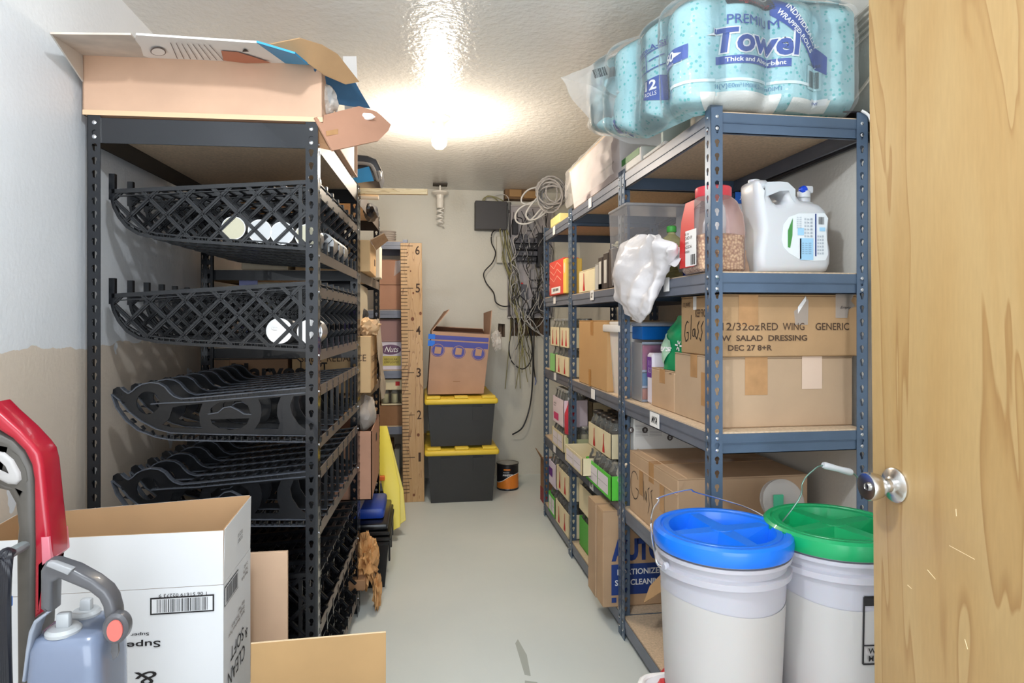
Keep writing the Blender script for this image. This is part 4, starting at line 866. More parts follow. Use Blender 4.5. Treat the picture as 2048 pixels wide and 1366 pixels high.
lt('Towel', .125, .185, .25, .075, WINK, off=.003, bold=.075, shear=.1); lt('Towel', .125, .185, .243, .068, TB, off=.0045, bold=.03, shear=.1)
pt([R4(-.105,.105,-.011,.011)], .115, .132, TB, 'blue_ribbon', .003); lt('Thick and Absorbent', .118, .132, .175, .012, WINK, off=.0045, bold=.02)
pt([R4(-.075,.075,-.02,.03)], .11, .305, BK, 'black_panel', .003); lt('KIRKLAND', .11, .325, .125, .02, WINK, off=.0045, bold=.03); lt('Signature', .118, .295, .105, .02, REDI, off=.005, shear=.5)
pt([[(.17+x,.30-x*.9+y) for x, y in ((0,.045),(.06,.045),(.06,-.03),(0,-.03))], [(.23+x,.246-x*1.1+y) for x, y in ((0,.045),(.07,.03),(.07,-.035),(0,-.03))], [(.30+x,.168-x*.9+y) for x, y in ((0,.03),(.035,.02),(.035,-.03),(0,-.035))]], .0, .0, TB, 'blue_swoosh', .003)
lt('INDIVIDUALLY', .262, .238, .15, .017, WINK, off=.005, bold=.02, rot=-.85); lt('WRAPPED ROLLS', .238, .224, .15, .015, WINK, off=.005, bold=.02, rot=-.85)
pt([R4(-.024,.024,-.032,.034)], .30, .098, mat('barcode_ground',(190,225,228),.4), 'barcode_panel', .0028); pt(barcode(.036,.046,14,4), .30, .095, INK, 'barcode', .004); lt('FINE ACCESS', .30, .134, .04, .007, INK, off=.005)
pt([R4(-.09,.29,-.004,.004)], .0, .078, mat('white_seam',(226,240,242),.3), 'wrapper_seam', .003)
pt([R4(-.10,.11,-.024,.022)], .085, .024, ROLL, 'roll_end_window', .003); pt([R4(-.06,.06,-.014,.014)], .285, .022, ROLL, 'roll_end_window', .003)
pt([R4(-.022,.022,-.008,.008)], .315, .032, WINK, 'seal_panel', .004); lt('FINE', .308, .03, .018, .006, TB, off=.0055)
lt('SI{V}E0m\u00b21M0ll\u20ac2m\u00b2m0lM1', .10, .060, .19, .016, mat('teal_ink',(70,130,170),.5), off=.004, name='small_print')
# left-hand side of the pack
pt([[(-.06,-.03),(.04,-.055),(.045,.015),(.0,.03),(-.055,.025)]], -.155, .115, TB, 'blue_ribbon', .003); lt('12', -.185, .122, .042, .030, WINK, off=.005, bold=.03); lt('ROLLS', -.185, .095, .042, .012, WINK, off=.005)
pt([[(-.045,-.03),(.04,-.01),(.04,.03),(-.04,.02)]], -.085, .155, TB, 'blue_ribbon', .003); lt('60', -.085, .163, .045, .028, WINK, off=.005, bold=.03); lt('SHEETS PER ROLL', -.085, .139, .05, .007, WINK, off=.005)
lt('Create-A-Size', -.19, .232, .16, .016, TB, off=.005, bold=.02, rot=.12)
pt(strokes([[(-.05,.018),(.06,.035),(.06,-.02),(-.05,-.034),(-.05,.018)],[(-.012,.024),(-.008,-.03)],[(0,.0),(.05,.008)],[(-.042,-.012),(-.018,-.008)]], .003), -.19, .195, TB, 'size_diagram', .004)
pt(barcode(.05,.036,18,8), -.42, .235, INK, 'barcode', .004)
pt(strokes([[(-.03,-.02),(.03,-.02),(.03,.02),(-.03,.02),(-.03,-.02)],[(0,.02),(0,-.02)]], .0025), -.50, .225, TB, 'size_diagram', .004)
pt([R4(-.02,.02,-.025,.02)], -.40, .035, TB, 'blue_ribbon', .003); lt('12', -.40, .035, .028, .024, WINK, off=.005, rot=-.3)
# loose clear film around it
def wrapf(a, b):
    s = S0+(S1-S0)*a; p, n = skin(s, .335*min(1, b)); k = .012+.035*(math.sin(a*9)**2)*(1-b*.3)+.012*noise.noise(Vector((a*14, b*6, 7))); return p+n*k
part('outer_film', grid(BM(), wrapf, 110, 24), film('pack_film',(240,244,246),.04,.06), T, ang=80)
tl = [at(u, v, Y=y) for u, v, y in ((1120,155,2.10),(1150,200,2.10),(1195,260,2.12),(1262,288,2.08),(1330,292,2.0),(1395,262,1.86),(1400,215,1.80),(1330,75,1.98),(1300,80,2.0),(1230,105,2.1),(1180,130,2.1))]
def tail(a, b):   # the slack end of the bag, two crumpled walls meeting at the outline
    k = a*len(tl); i = int(k) % len(tl); f = k-int(k); P = tl[i].lerp(tl[(i+1) % len(tl)], f); c0 = Vector((.60,2.08,2.02)); q = c0.lerp(P, b)
    q.y += -.05*math.cos(b*pi/2)+.02*noise.noise(Vector((q.x*16,0,q.z*16))); q.x += .010*noise.noise(Vector((q.z*20,4,q.x*20))); return q
TAILM = film('tail_film',(232,232,230),.30,.12)
part('slack_film', grid(BM(), tail, 66, 14, closeu=True), TAILM, T, ang=25)
bm = BM()
def patch(c, r, sd): return [at(c[0]+r*math.cos(a)*(1+.3*noise.noise(Vector((a,sd,0)))), c[1]+r*.7*math.sin(a)*(1+.3*noise.noise(Vector((sd,a,0)))), Y=1.99) for a in [2*pi*k/14 for k in range(14)]]
for k, (c, r_) in enumerate((((1240,170),30),((1300,225),34))): bm.faces.new([bm.verts.new(p+Vector((0,.002*k,0))) for p in patch(c, r_, k)])
part('printed_slack', bm, film('slack_dots',(170,210,216),.3,.2), T)
p = at(1262,262,Y=1.985); lettering(T, '12', p, YF, UPZ, .03, .03, TB, rot=-.4); printed(T, barcode(.045,.03,14,7), at(1200,145,Y=1.985), (.9,0,.3), UPZ, INK, 'barcode')
# carton in a clear bag, farther back
t = thing('wrapped_carton', 'white carton with orange edge in a clear bag atop middle rack', 'box', (.85,2.75,ZT))
a = at(1133,300,X=.80); ya, yb = cy(1250,.80)+.02, cy(1138,.80)
ya = 2.44; yb = 3.20
part('body', rings(BM(), [[Vector(p) for p in ((.80,ya,ZT),(1.1,ya,ZT),(1.1,yb,ZT),(.80,yb,ZT))],[Vector(p) for p in ((.79,ya-.01,ZT+.21),(1.1,ya-.01,ZT+.20),(1.1,yb,ZT+.18),(.775,yb,ZT+.19))]]), mat('lavender_white',(214,206,208),.6), t)
part('rim', card(BM(), [(.772,yb+.003,ZT+.192),(.789,ya-.012,ZT+.213),(.83,ya-.012,ZT+.216),(.83,yb+.003,ZT+.2)], .004), mat('orange_edge',(226,178,120),.6), t)
lettering(t, 'aaa aaaaa aaa\naaaaaa aaa aa\naaa aaa aaaaa\naaaa aaaaaaa', (.797,2.60,ZT+.10), XF, UPZ, .20, .06, mat('grey_ink',(150,148,146),.6), name='small_print')
part('clear_bag', grid(BM(), lambda a, b: Vector((.768-.012*math.sin(b*pi)-.014*noise.noise(Vector((a*7,b*5,3))), ya-.02+(yb-ya+.05)*a, ZT+.004+.2*b)), 34, 12), film('bag_film2',(236,232,230),.05,.12), t, ang=30)
t = thing('cereal_box', 'green and white box lying under the towel pack', 'box', (.83,2.33,ZT)); part('body', box(BM(), .80, .98, 2.20, 2.43, ZT, ZT+.055, .003), PAPER, t); part('green_side', box(BM(), .7985, .8, 2.22, 2.42, ZT+.03, ZT+.055), mat('deep_green_card',(40,120,50),.5), t)
solo('paper_stack', box(BM(), .80, .95, 1.98, 2.18, ZT, ZT+.012, .002), PAPER, 'white papers lying at the rack edge below the towel pack', 'paper')
# cable bundle and dark pipes along the right wall
for k in range(5):
    pts = [(RX-.012-.012*(k%2), 1.05, 2.27-.018*k-.3*0), (RX-.012, 1.6, 2.19-.02*k), (RX-.02, 2.2, 2.10-.024*k), (RX-.015, 3.2, 2.08-.02*k), (RX-.015, 4.9, 2.10-.018*k)]
    solo('wall_cable', tube(BM(), smoothpath(pts, 8), .0045, 6), mat('grey_cable',(206,200,190),.5), 'grey cable in the bundle running along the right wall', 'cable', group='cable bundle on the right wall')
solo('hanging_cable', tube(BM(), smoothpath([(RX-.01,1.25,2.14),(RX-.01,1.5,2.06),(RX-.012,1.8,1.90),(RX-.01,2.1,1.86)], 8), .005, 6), mat('pale_cable',(214,206,190),.5), 'single pale cable sagging below the wall bundle', 'cable')
for k, (z0_, z1_) in enumerate(((1.80,1.79),(1.765,1.75))): solo('wall_conduit', tube(BM(), smoothpath([(RX-.018-.004*k,1.35,z0_+.02),(RX-.018-.004*k,1.9,z0_+.02),(RX-.018-.004*k,2.6,z1_+.02),(RX-.018-.004*k,3.9,z1_)], 6), .014, 10), mat('dark_conduit',(40,42,48),.35), ('upper','lower')[k]+' dark hose on the wall behind the top shelf', 'hose')
tp = thing('wrap_bundle', 'dark strap and white tie at the back corner of the nearest rack', 'strap', (1.25,1.66,1.85)); part('strap', box(BM(), 1.20, 1.30, 1.645, 1.72, 1.852, 1.858, .002), mat('dark_pouch',(42,36,40),.35), tp)
part('tie', tube(BM(), smoothpath([(1.25,1.634,1.855),(1.268,1.628,1.84),(1.28,1.628,1.81)],5), .004, 6), PAPER, tp)
solo('teal_package', blob(BM(), (1.12,1.50,2.27), (.13,.10,.025), .1, 2, 3, 3), mat('teal_film',(96,160,160),.4), 'teal', 'package') if False else None
# ================================================================= BUCKETS
BUCK = mat('bucket_plastic', (176,175,184), .38, sub=.15)
def bucket(label, c, top, h, r, lidm, lidlabel, bucket_m=BUCK, spin=0):
    x, y = c; z0 = top-h; t = thing('lidded_bucket', label, 'bucket', (x,y,z0)); k = r/.150
    pr = [(.128*k,0),(.130*k,.004),(.143*k,h*.74),(.1435*k,h*.76),(.1545*k,h*.765),(.1545*k,h*.80),(.1445*k,h*.81),(.145*k,h*.855),(.1545*k,h*.86),(.1545*k,h*.882),(.146*k,h*.884),(.146*k,h*.888)]
    part('body', lathe(BM(), pr, (x,y,z0), 64), bucket_m, t)
    zl = top-.040; R_ = .158*k
    # screw lid: outer ring, sunken well, cross of spokes
    part('lid_ring', lathe(BM(), [(R_-.002,0),(R_,.003),(R_+.002,.022),(R_,.034),(R_-.006,.040),(R_-.016,.040),(R_-.018,.036),(R_-.022,.036),(R_-.024,.039),(R_-.036,.038),(R_-.044,.004),(R_-.05,.001),(.0005,.001)], (x,y,zl), 72, cap=False), lidm, t, label=lidlabel, ang=28)
    bm = BM()
    for q in range(4):
        a = spin+q*pi/2; M = Matrix.Translation((x,y,zl)) @ Matrix.Rotation(a, 4, 'Z')
        P = [(.0,-.024),(R_-.040,-.017),(R_-.040,.017),(0,.024)]
        top_ = [bm.verts.new(M @ Vector((px,py*.8,.036))) for px, py in P]; bot_ = [bm.verts.new(M @ Vector((px,py*1.5,.0))) for px, py in P]
        bm.faces.new(top_)
        for i in range(4): bm.faces.new((bot_[i],bot_[(i+1)%4],top_[(i+1)%4],top_[i]))
    part('spoke_grip', bm, lidm, t, smooth=False)
    part('hub', lathe(BM(), [(.036,.0),(.026,.0372),(.0004,.0375)], (x,y,zl), 24, cap=False), lidm, t, ang=28)
    return t
BLUE = mat('lid_blue', (20,112,226), .3, coat=.2); GREEN = mat('lid_green', (8,150,90), .35, coat=.1); REDL = mat('lid_red',(196,50,54),.4)
bx = at(1443, 1060, Z=.757); by = at(1690, 1050, Z=.765)
B1, B2 = (bx.x, bx.y), (by.x-.02, by.y+.015)
TB1 = .765; TB2 = .77
t1 = bucket('white bucket with bright blue spoked lid, standing on a lower bucket', B1, TB1, .385, .150, BLUE, 'bright blue screw lid', spin=.12)
t2 = bucket('white bucket with green spoked lid behind the blue lidded one', B2, TB2, .385, .150, GREEN, 'green screw lid', spin=.25)
bucket('lower white bucket with red lid carrying the blue lidded bucket', (B1[0]+.01,B1[1]), TB1-.3855, .379, .150, REDL, 'red screw lid')
bucket('lower white bucket carrying the green lidded bucket', (B2[0],B2[1]), TB2-.3855, .384, .150, BUCK, 'white screw lid')
FLOUR = mat('flour_behind_plastic',(180,177,176),.38,sub=.1)
for tt, cc, tb, wv in ((t1,B1,TB1,1.0),(t2,B2,TB2,2.3)):
    zz = tb-.385
    part('visible_contents', grid(BM(), lambda a, b: Vector((cc[0]+(.1305+.013*b*.8+.0007)*math.cos(a*2*pi), cc[1]+(.1305+.013*b*.8+.0007)*math.sin(a*2*pi), zz+.004+b*(.235+.008*math.sin(a*2*pi*2+wv)))), 64, 6, closeu=True), FLOUR, tt, label='cream flour level seen through the bucket wall')
EAR = lambda t, c, z, a, r: part('handle_ear', lathe(BM(), [(.009,-.004),(.009,.003),(.006,.006),(.0004,.006)], (c[0]+r*math.cos(a), c[1]+r*math.sin(a), z), 16, Matrix.Rotation(a, 4, 'Z') @ Matrix.Rotation(pi/2, 4, 'Y')), BUCK, t)
a1 = math.radians(190); EAR(t1, B1, TB1-.075, a1, .152); EAR(t1, B1, TB1-.075, a1-pi, .152)
def bail(c, a, zt, pts_px, Yd): pass
e1 = Vector((B1[0]+.163*math.cos(a1), B1[1]+.163*math.sin(a1), TB1-.075)); e2 = Vector((B1[0]-.160*math.cos(a1), B1[1]-.160*math.sin(a1), TB1-.075))
mid = [at(1302,1060,Y=B1[1]-.02), at(1306,1020,Y=B1[1]), at(1318,1001,Y=B1[1]+.03), at(1316,996,Y=B1[1]+.035), at(1345,986,Y=B1[1]+.07), at(1380,979,Y=B1[1]+.1), at(1390,984,Y=B1[1]+.11), at(1440,998,Y=B1[1]+.13), at(1500,1018,Y=B1[1]+.12)]
part('wire_handle', tube(BM(), smoothpath([e1, at(1312,1120,Y=B1[1]-.02)]+mid+[Vector((B1[0]+.165,B1[1]+.06,TB1-.02)), e2], 4), .0018, 6), CHROME, t1)
g1 = Vector((B2[0]-.150, B2[1]+.06, TB2-.075))
part('wire_handle', tube(BM(), smoothpath([g1, at(1597,1000,Y=B2[1]+.03), at(1605,965,Y=B2[1]+.03), at(1625,942,Y=B2[1]+.03), at(1648,931,Y=B2[1]+.03), at(1702,944,Y=B2[1]+.03), at(1722,965,Y=B2[1]+.03), at(1750,1000,Y=B2[1]+.03), Vector((B2[0]+.158,B2[1]+.06,TB2-.05))], 4), .0018, 6), mat('dull_wire',(120,150,140),.35,.8), t2)
h0, h1 = at(1646,930,Y=B2[1]+.03), at(1703,945,Y=B2[1]+.03)
part('hand_grip', tube(BM(), [h0, h0.lerp(h1,.08), h0.lerp(h1,.5), h0.lerp(h1,.92), h1], [.007,.009,.0075,.009,.007], 12), JUGW, t2)
# what the buckets carry inside shows faintly: pale filling line as a paper band is left to the plastic; a warning label on the green one
pL = math.radians(262); cL = (B2[0]+.149*math.cos(pL)*1.0, B2[1]+.149*math.sin(pL))
def onb(c, zc, r0, a0):
    def f(x, y):
        a = a0+x/r0; rr = r0-.004-(0-y)*.035; return Vector((c[0]+rr*math.cos(a), c[1]+rr*math.sin(a), zc+y))
    return f
fb = onb(B2, .575, .1455, math.radians(283))
printed(t2, strokes([[(-.06,-.075),(.06,-.075),(.06,.075),(-.06,.075),(-.06,-.075)]], .004)+[R4(-.06,.06,.055,.075), R4(-.06,.06,-.035,-.032)], None, None, None, INK, 'warning_label', fn=fb)
printed(t2, strokes([circ(0,.012,.03,20)+[(.03,.012)]], .006), None, None, None, INK, 'warning_circle', fn=fb)
lettering(t2, 'WARNING\nMIND CHILD', None, None, None, .1, .03, INK, off=0, fn=onb(B2,.522,.1458,math.radians(283)), bold=.02)
t = thing('tied_bag', 'white crumpled bag at the foot of the blue lidded bucket', 'bag', (.62,1.30,0)); pb = at(1340,1350,Y=1.36)
part('bag', lathe(BM(), [(.04,0),(.07,.03),(.075,.2),(.085,.36),(.08,.385),(.07,.375),(.06,.3),(.02,.28)], (pb.x+.035,1.40,0.0), 28, cap=False), FILM2, t)
part('rolled_rim', tube(BM(), [(pb.x+.035+.086*math.cos(a), 1.40+.086*math.sin(a), .385+.006*math.sin(3*a)) for a in [2*pi*k/28 for k in range(28)]], .007, 8, closed=True), mat('milky_lid',(232,228,224),.3), t)
# ================================================================= ON TOP OF THE BLACK RACK
def RLp(x, y, z): return ML @ Vector((x,y,z))
def R2p(x, y, z): return ML2 @ Vector((x,y,z))
t = thing('open_cardboard_box', 'large open carton on top of the can rack, printed flaps spread', 'box', tuple(RLp(.3,.3,1.836)), RZL)
rx = (math.cos(RZL), math.sin(RZL), 0)
x0, x1, y0, y1, z0, z1 = -.012, .648, .0, .72, .0, .170
BX = mat('salmon_cardboard', (200,164,138), .75, var=.03)
def Lq(x, y, z): return RLp(x,y,1.836+z)
def lbox(bm, a, b, c, d, e, f, bev=0): return box(bm, a, b, c, d, e, f, bev, M=ML @ Matrix.Translation((0,0,1.836)))
part('front_wall', lbox(BM(), x0, x1, y0, y0+.004, z0, z1), BX, t)
part('back_wall', lbox(BM(), x0, x1, y1-.004, y1, z0, z1), BX, t); part('left_wall', lbox(BM(), x0, x0+.004, y0, y1, z0, z1), BX, t)
part('right_wall', lbox(BM(), x1-.004, x1, y0, y1*.3, z0, z1), BX, t); part('base', lbox(BM(), x0, x1, y0, y1, z0, .004), BX, t)
part('inner_tray', lbox(BM(), x0+.01, x1-.01, y0+.30, y1-.01, .004, z1-.03), WHITE, t)
part('score_line', lbox(BM(), x0, x1, y0-.0012, y0, .0, .014), mat('pale_edge_tape',(226,186,150),.6), t)
Yt = 1.70
zf = lambda u, v, y=Yt: at(u, v, Y=y)
hz = Lq(x0,0,z1); hz2 = Lq(x1,0,z1)
hl = lambda f: hz.lerp(hz2, f)
# front flap: white printed panel leaning out over the front
FLW = mat('flap_white',(232,228,224),.6)
part('flap', card(BM(), [hl(0), zf(100,66), zf(262,68), hl(.27)], .005), mat('torn_grey_face',(196,184,172),.8,var=.06,vs=14), t, label='torn left end of the front flap')
fp = part('flap', card(BM(), [hl(.20), hl(.84), zf(513,84,1.69), zf(272,68,1.70)], .005), FLW, t, label='white printed part of the front flap')
bp_ = [zf(513,83,1.685), hl(.84), hl(.96), zf(616,128,1.80), zf(590,106,1.70)]
part('flap', card(BM(), bp_, .005), mat('cyan_print',(20,142,196),.5), t, label='bright blue end of the front flap')
nrm = (zf(272,68)-hl(.20)).cross(hl(.84)-hl(.20)).normalized(); nrm = nrm if nrm.z < 0 else -nrm
def fl_pt(a, b): return (hl(.20).lerp(hl(.84), a)).lerp(zf(272,68).lerp(zf(513,84), a), b)+nrm*.0075
def flp(a, b): return fl_pt(a, b)
def onflap(poly, m, nm='printed_mark', k=0):
    bm = BM(); bm.faces.new([bm.verts.new(flp(a, b)+nrm*k) for a, b in poly]); part(nm, bm, m, fp, smooth=False)
onflap([(.60,.12),(.64,.62),(.76,.60),(.84,.40),(.92,.10),(.74,.02)], mat('terracotta_print',(186,118,92),.6))
for q in range(8):
    a = .27+q*.044; onflap([(a+.02,.12),(a+.026,.12),(a+.006,.86),(a,.86)], mat('grey_brown_ink',(110,96,92),.6), 'small_print')
onflap([(.17+.055*math.cos(k), .42+.20*math.sin(k)) for k in [2*pi*q/20 for q in range(20)]], mat('grey_brown_ink',(110,96,92),.6), 'oval_mark'); onflap([(.17+.048*math.cos(k), .42+.17*math.sin(k)) for k in [2*pi*q/20 for q in range(20)]], FLW, 'oval_mark', .0006)
onflap([(.80,.62),(.86,.66),(.85,.78),(.82,.70)], INK)
# left flap hanging open
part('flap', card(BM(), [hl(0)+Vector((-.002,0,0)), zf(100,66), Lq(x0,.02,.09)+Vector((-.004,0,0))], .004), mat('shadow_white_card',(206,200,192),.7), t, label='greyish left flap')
# torn flaps at the right
rt = lambda u, v, y: at(u, v, Y=y)
part('flap', card(BM(), [rt(540,88,1.74), rt(600,76,1.74), rt(645,90,1.80), rt(675,108,1.86), rt(718,163,1.98), rt(690,168,1.95), rt(648,150,1.88), rt(618,128,1.80)], .005), KRAFT2, t, label='torn brown flap standing at the upper right')
part('flap', card(BM(), [rt(628,138,1.90), rt(702,150,2.0), rt(722,186,2.08), rt(740,216,2.15), rt(700,212,2.1), rt(655,205,2.0), rt(640,180,1.95)], .005), mat('steel_blue_print',(56,100,136),.5,var=.1), t, label='blue inner flap at the right end')
part('flap', card(BM(), [rt(646,128,1.93), rt(670,127,1.96), rt(684,146,1.99), rt(656,144,1.94)], .002), FLW, t, label='small white patch on the right flap')
part('flap', card(BM(), [rt(686,113,2.2), rt(713,113,2.2), rt(718,232,2.2), rt(690,236,2.2)], .004), mat('pale_card',(206,202,198),.7), t, label='pale card edge at the back right')
part('flap', card(BM(), [rt(628,236,1.90), rt(717,213,2.0), rt(752,224,2.05), rt(762,232,2.08), rt(781,250,2.08), rt(776,262,2.05), rt(756,282,2.0), rt(664,302,1.90)], .005), KRAFTR, t, label='torn kraft flap drooping toward the lamp')
part('flap', card(BM(), [rt(629,237,1.905), rt(664,301,1.915), rt(640,296,1.93), rt(632,262,1.93)], .004), KRAFTD, t)
part('torn_paper', blob(BM(), rt(729,234,2.02), (.028,.012,.012), .7, 4, 2, 3), PAPER, t)
part('torn_tape', card(BM(), [rt(652,262,1.90), rt(676,258,1.925), rt(676,268,1.925), rt(653,272,1.90)], .001), TAPE, t)
part('bubble_wrap', blob(BM(), rt(650,200,1.97), (.035,.04,.045), .4, 4, 3, 9), film('bubble_film',(236,230,222),.30,.15), t)
solo('white_board', box(BM(), *sorted((RLp(.50,.80,0).x, RLp(.632,.80,0).x)), 2.60, 2.63, 1.835, 1.97), mat('pale_card',(206,202,198),.7), 'pale upright board at back right of the can rack top', 'board')
# things on top of the second black rack
t = thing('tool_case', 'black-rimmed case with bright blue panel on the second black rack', 'case', tuple(R2p(.55,.4,1.836)))
c0 = at(725,350,Y=3.0)
part('shell', plate([[(-.16,-.045),(.10,-.045),(.115,0),(.09,.055),(.05,.07),(-.16,.085)]], .22, .01, frame((c0.x-.02,3.02,c0.z+.0),(1,0,0),(0,0,1))), mat('case_black',(34,34,38),.4), t)
part('panel', card(BM(), [at(690,345,Y=2.90), at(738,333,Y=2.895), at(748,362,Y=2.895), at(715,366,Y=2.90)], .004), mat('case_blue',(30,128,184),.4), t)
part('lip', tube(BM(), smoothpath([at(690,326,Y=2.89), at(735,328,Y=2.89), at(747,338,Y=2.89), at(756,360,Y=2.89), at(760,354,Y=2.89), at(757,342,Y=2.89)], 5), .008, 8), mat('case_grey',(120,116,112),.4), t)
w0, w1 = at(722,382,Y=2.83), at(855,384,Y=2.80)
solo('wooden_stick', bar(BM(), w0+Vector((-.12,.02,0)), w1, .024, .022), wood('pale_pine',(226,204,162),(216,190,142),(180,150,108),8,'X',.5), 'pale square wooden stick projecting into the aisle', 'stick')
w0, w1 = at(722,393,Y=2.86), at(757,395,Y=2.86); solo('cardboard_tube', tube(BM(), [w0+Vector((-.1,0,0)), w1], .011, 14), mat('pale_tube',(206,184,156),.6), 'short pale tube end below the wooden stick', 'tube')
solo('black_pouch', blob(BM(), at(742,425,Y=3.15), (.035,.10,.04), .3, 2, 3, 2), mat('case_black',(34,34,38),.4), 'dark bundle hanging from the second black rack', 'bundle')
# ================================================================= BOXES IN THE SECOND BLACK RACK (aisle side)
def side_carton(label, u0, u1, v0, v1, X, m=KRAFT, dx=.35, y=None, nm='cardboard_box', **k):
    ya, yb = cy(u0, X), cy(u1, X)
    z1_ = cz(v0, u0, X); z0_ = cz(v1, u0, X); return carton(label, X-dx, X, ya, yb, z0_, z1_, m, 'y', name=nm, **k), ya, yb, z0_, z1_
XS = -.215
t = thing('cardboard_box', 'tall tan carton with hand hole and raised flap, upper second rack', 'box', (XS-.1,3.0,1.47))
ya, yb = 2.86, 3.25; zt = at(722,480,Y=2.86).z; zb = 1.472
part('body', box(BM(), XS-.32, XS, ya, yb, zb, zt, .003), mat('honey_carton',(200,166,122),.8,var=.04), t); part('flap', card(BM(), [(XS,ya,zt),(XS,yb,zt),(XS+.06,yb,zt+.05),(XS+.06,ya+.02,zt+.035)], .004), KRAFT, t)
part('hand_hole', card(BM(), [(XS+.001,3.12,zt-.06),(XS+.001,3.18,zt-.06),(XS+.001,3.18,zt-.09),(XS+.001,3.12,zt-.09)], .001), INKB, t)
solo('folded_carton', box(BM(), XS-.02, XS+.02, 3.27, 3.42, 1.472, 1.64, .004), mat('ivory_card',(226,216,196),.7), 'ivory carton edge beside the hand-hole carton', 'box')
t = thing('cardboard_box', 'tan carton with bird emblem facing the aisle, second rack', 'box', (XS-.1,3.0,.98))
ya, yb = 2.84, 3.24; zt = at(722,672,Y=2.84).z+.0; zb = at(720,782,Y=2.84).z
part('body', box(BM(), XS-.33, XS+.005, ya, yb, .935, zt, .003), mat('honey_carton',(200,166,122),.8,var=.04), t)
lettering(t, 'SHELF RELIANCE', (-.37,ya-.001,1.09), YF, UPZ, .28, .03, INKB); lettering(t, 'F RELIANCE', (XS+.0055,3.04,1.08), (0,1,0), UPZ, .34, .03, INKB, bold=.01)
lettering(t, 'aaaaaa aaaa aaaaa\naaaa aaa aaaaaaa', (XS+.0055,3.04,1.01), (0,1,0), UPZ, .28, .035, INKB, name='small_print'); printed(t, strokes([[(-.0,.06),(-.03,.02),(-.012,-.01),(.02,.02),(.0,.06),(.0,.09)],[(-.012,-.01),(.03,-.02)]], .006), (XS+.0055,3.0,1.13), (0,1,0), UPZ, INKB, 'bird_emblem')
solo('white_cloth', grid(BM(), lambda a, b: Vector((XS+.012+.028*b+.012*noise.noise(Vector((a*5,b*4,1))), 3.05+a*.34, 1.235-.36*b+.03*math.sin(a*pi)*(1-b))), 14, 14, .006), mat('pale_cloth',(220,208,190),.9), 'pale cloth draped over the bird emblem carton', 'cloth')
solo('paper_bag', blob(BM(), (XS-.02,2.98,1.225), (.05,.10,.04), .5, 3, 3, 5), mat('pale_paper_bag',(214,180,140),.7), 'torn pale paper bag on the bird emblem carton', 'bag')
solo('dark_bundle', blob(BM(), (XS-.12,3.08,1.26), (.09,.12,.07), .4, 2, 3, 5), mat('case_black',(34,34,38),.4), 'dark bundle behind the torn paper bag', 'bundle')
t = thing('cardboard_box', 'open tan carton with hand hole, lower second rack', 'box', (XS-.1,2.95,.47))
ya, yb = 2.80, 3.30; zt = at(722,868,Y=2.85).z+.02; zb = .475
for a in ((XS-.30,XS+.012,ya,ya+.004),(XS+.008,XS+.012,ya,yb),(XS-.30,XS-.296,ya,yb),(XS-.30,XS+.012,yb-.004,yb)): part('side', box(BM(), *a, zb, zt), KRAFTR, t)
part('bottom', box(BM(), XS-.30, XS+.01, ya, yb, zb, zb+.004), KRAFTR, t)
part('hand_hole', card(BM(), [(XS+.0125,3.06,zt-.06),(XS+.0125,3.12,zt-.06),(XS+.0125,3.12,zt-.095),(XS+.0125,3.06,zt-.095)], .001), INK, t)
solo('plastic_bag', blob(BM(), (XS-.04,3.0,zt+.055), (.055,.09,.085), .2, 2.5, 3, 12), film('clear_bag_film',(235,228,220),.35,.15), 'clear bag standing in the open hand-hole carton', 'bag')
# inside of that rack, seen through the can lanes
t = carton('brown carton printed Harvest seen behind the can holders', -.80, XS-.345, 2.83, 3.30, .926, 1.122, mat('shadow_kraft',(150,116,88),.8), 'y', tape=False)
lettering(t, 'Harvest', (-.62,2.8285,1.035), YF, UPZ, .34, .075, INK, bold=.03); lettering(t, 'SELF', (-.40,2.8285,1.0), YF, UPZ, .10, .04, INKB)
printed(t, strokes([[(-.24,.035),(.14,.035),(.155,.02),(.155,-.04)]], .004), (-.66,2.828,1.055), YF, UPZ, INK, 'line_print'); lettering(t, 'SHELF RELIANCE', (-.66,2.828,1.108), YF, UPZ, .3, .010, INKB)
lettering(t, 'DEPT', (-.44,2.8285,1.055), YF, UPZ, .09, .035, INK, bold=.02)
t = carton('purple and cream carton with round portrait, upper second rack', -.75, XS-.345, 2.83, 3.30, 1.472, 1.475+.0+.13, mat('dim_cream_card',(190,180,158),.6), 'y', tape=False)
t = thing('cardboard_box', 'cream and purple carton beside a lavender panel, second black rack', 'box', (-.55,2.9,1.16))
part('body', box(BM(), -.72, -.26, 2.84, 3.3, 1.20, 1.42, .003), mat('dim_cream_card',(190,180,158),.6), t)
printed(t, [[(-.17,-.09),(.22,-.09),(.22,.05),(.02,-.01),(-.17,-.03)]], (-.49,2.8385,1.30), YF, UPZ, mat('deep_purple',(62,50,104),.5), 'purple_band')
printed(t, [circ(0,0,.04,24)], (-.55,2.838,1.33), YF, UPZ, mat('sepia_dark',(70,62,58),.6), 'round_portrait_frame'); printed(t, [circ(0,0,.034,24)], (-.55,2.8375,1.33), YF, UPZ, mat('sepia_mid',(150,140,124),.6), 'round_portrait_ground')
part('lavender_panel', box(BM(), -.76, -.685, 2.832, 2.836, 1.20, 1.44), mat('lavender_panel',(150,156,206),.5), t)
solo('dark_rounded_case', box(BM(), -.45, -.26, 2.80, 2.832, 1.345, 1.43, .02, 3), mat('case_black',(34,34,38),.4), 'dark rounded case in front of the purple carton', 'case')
solo('cardboard_box', box(BM(), -.86, -.525, 2.86, 3.3, .475, .74, .004), mat('shadow_kraft',(150,116,88),.8), 'plain brown carton low in the second black rack', 'box')
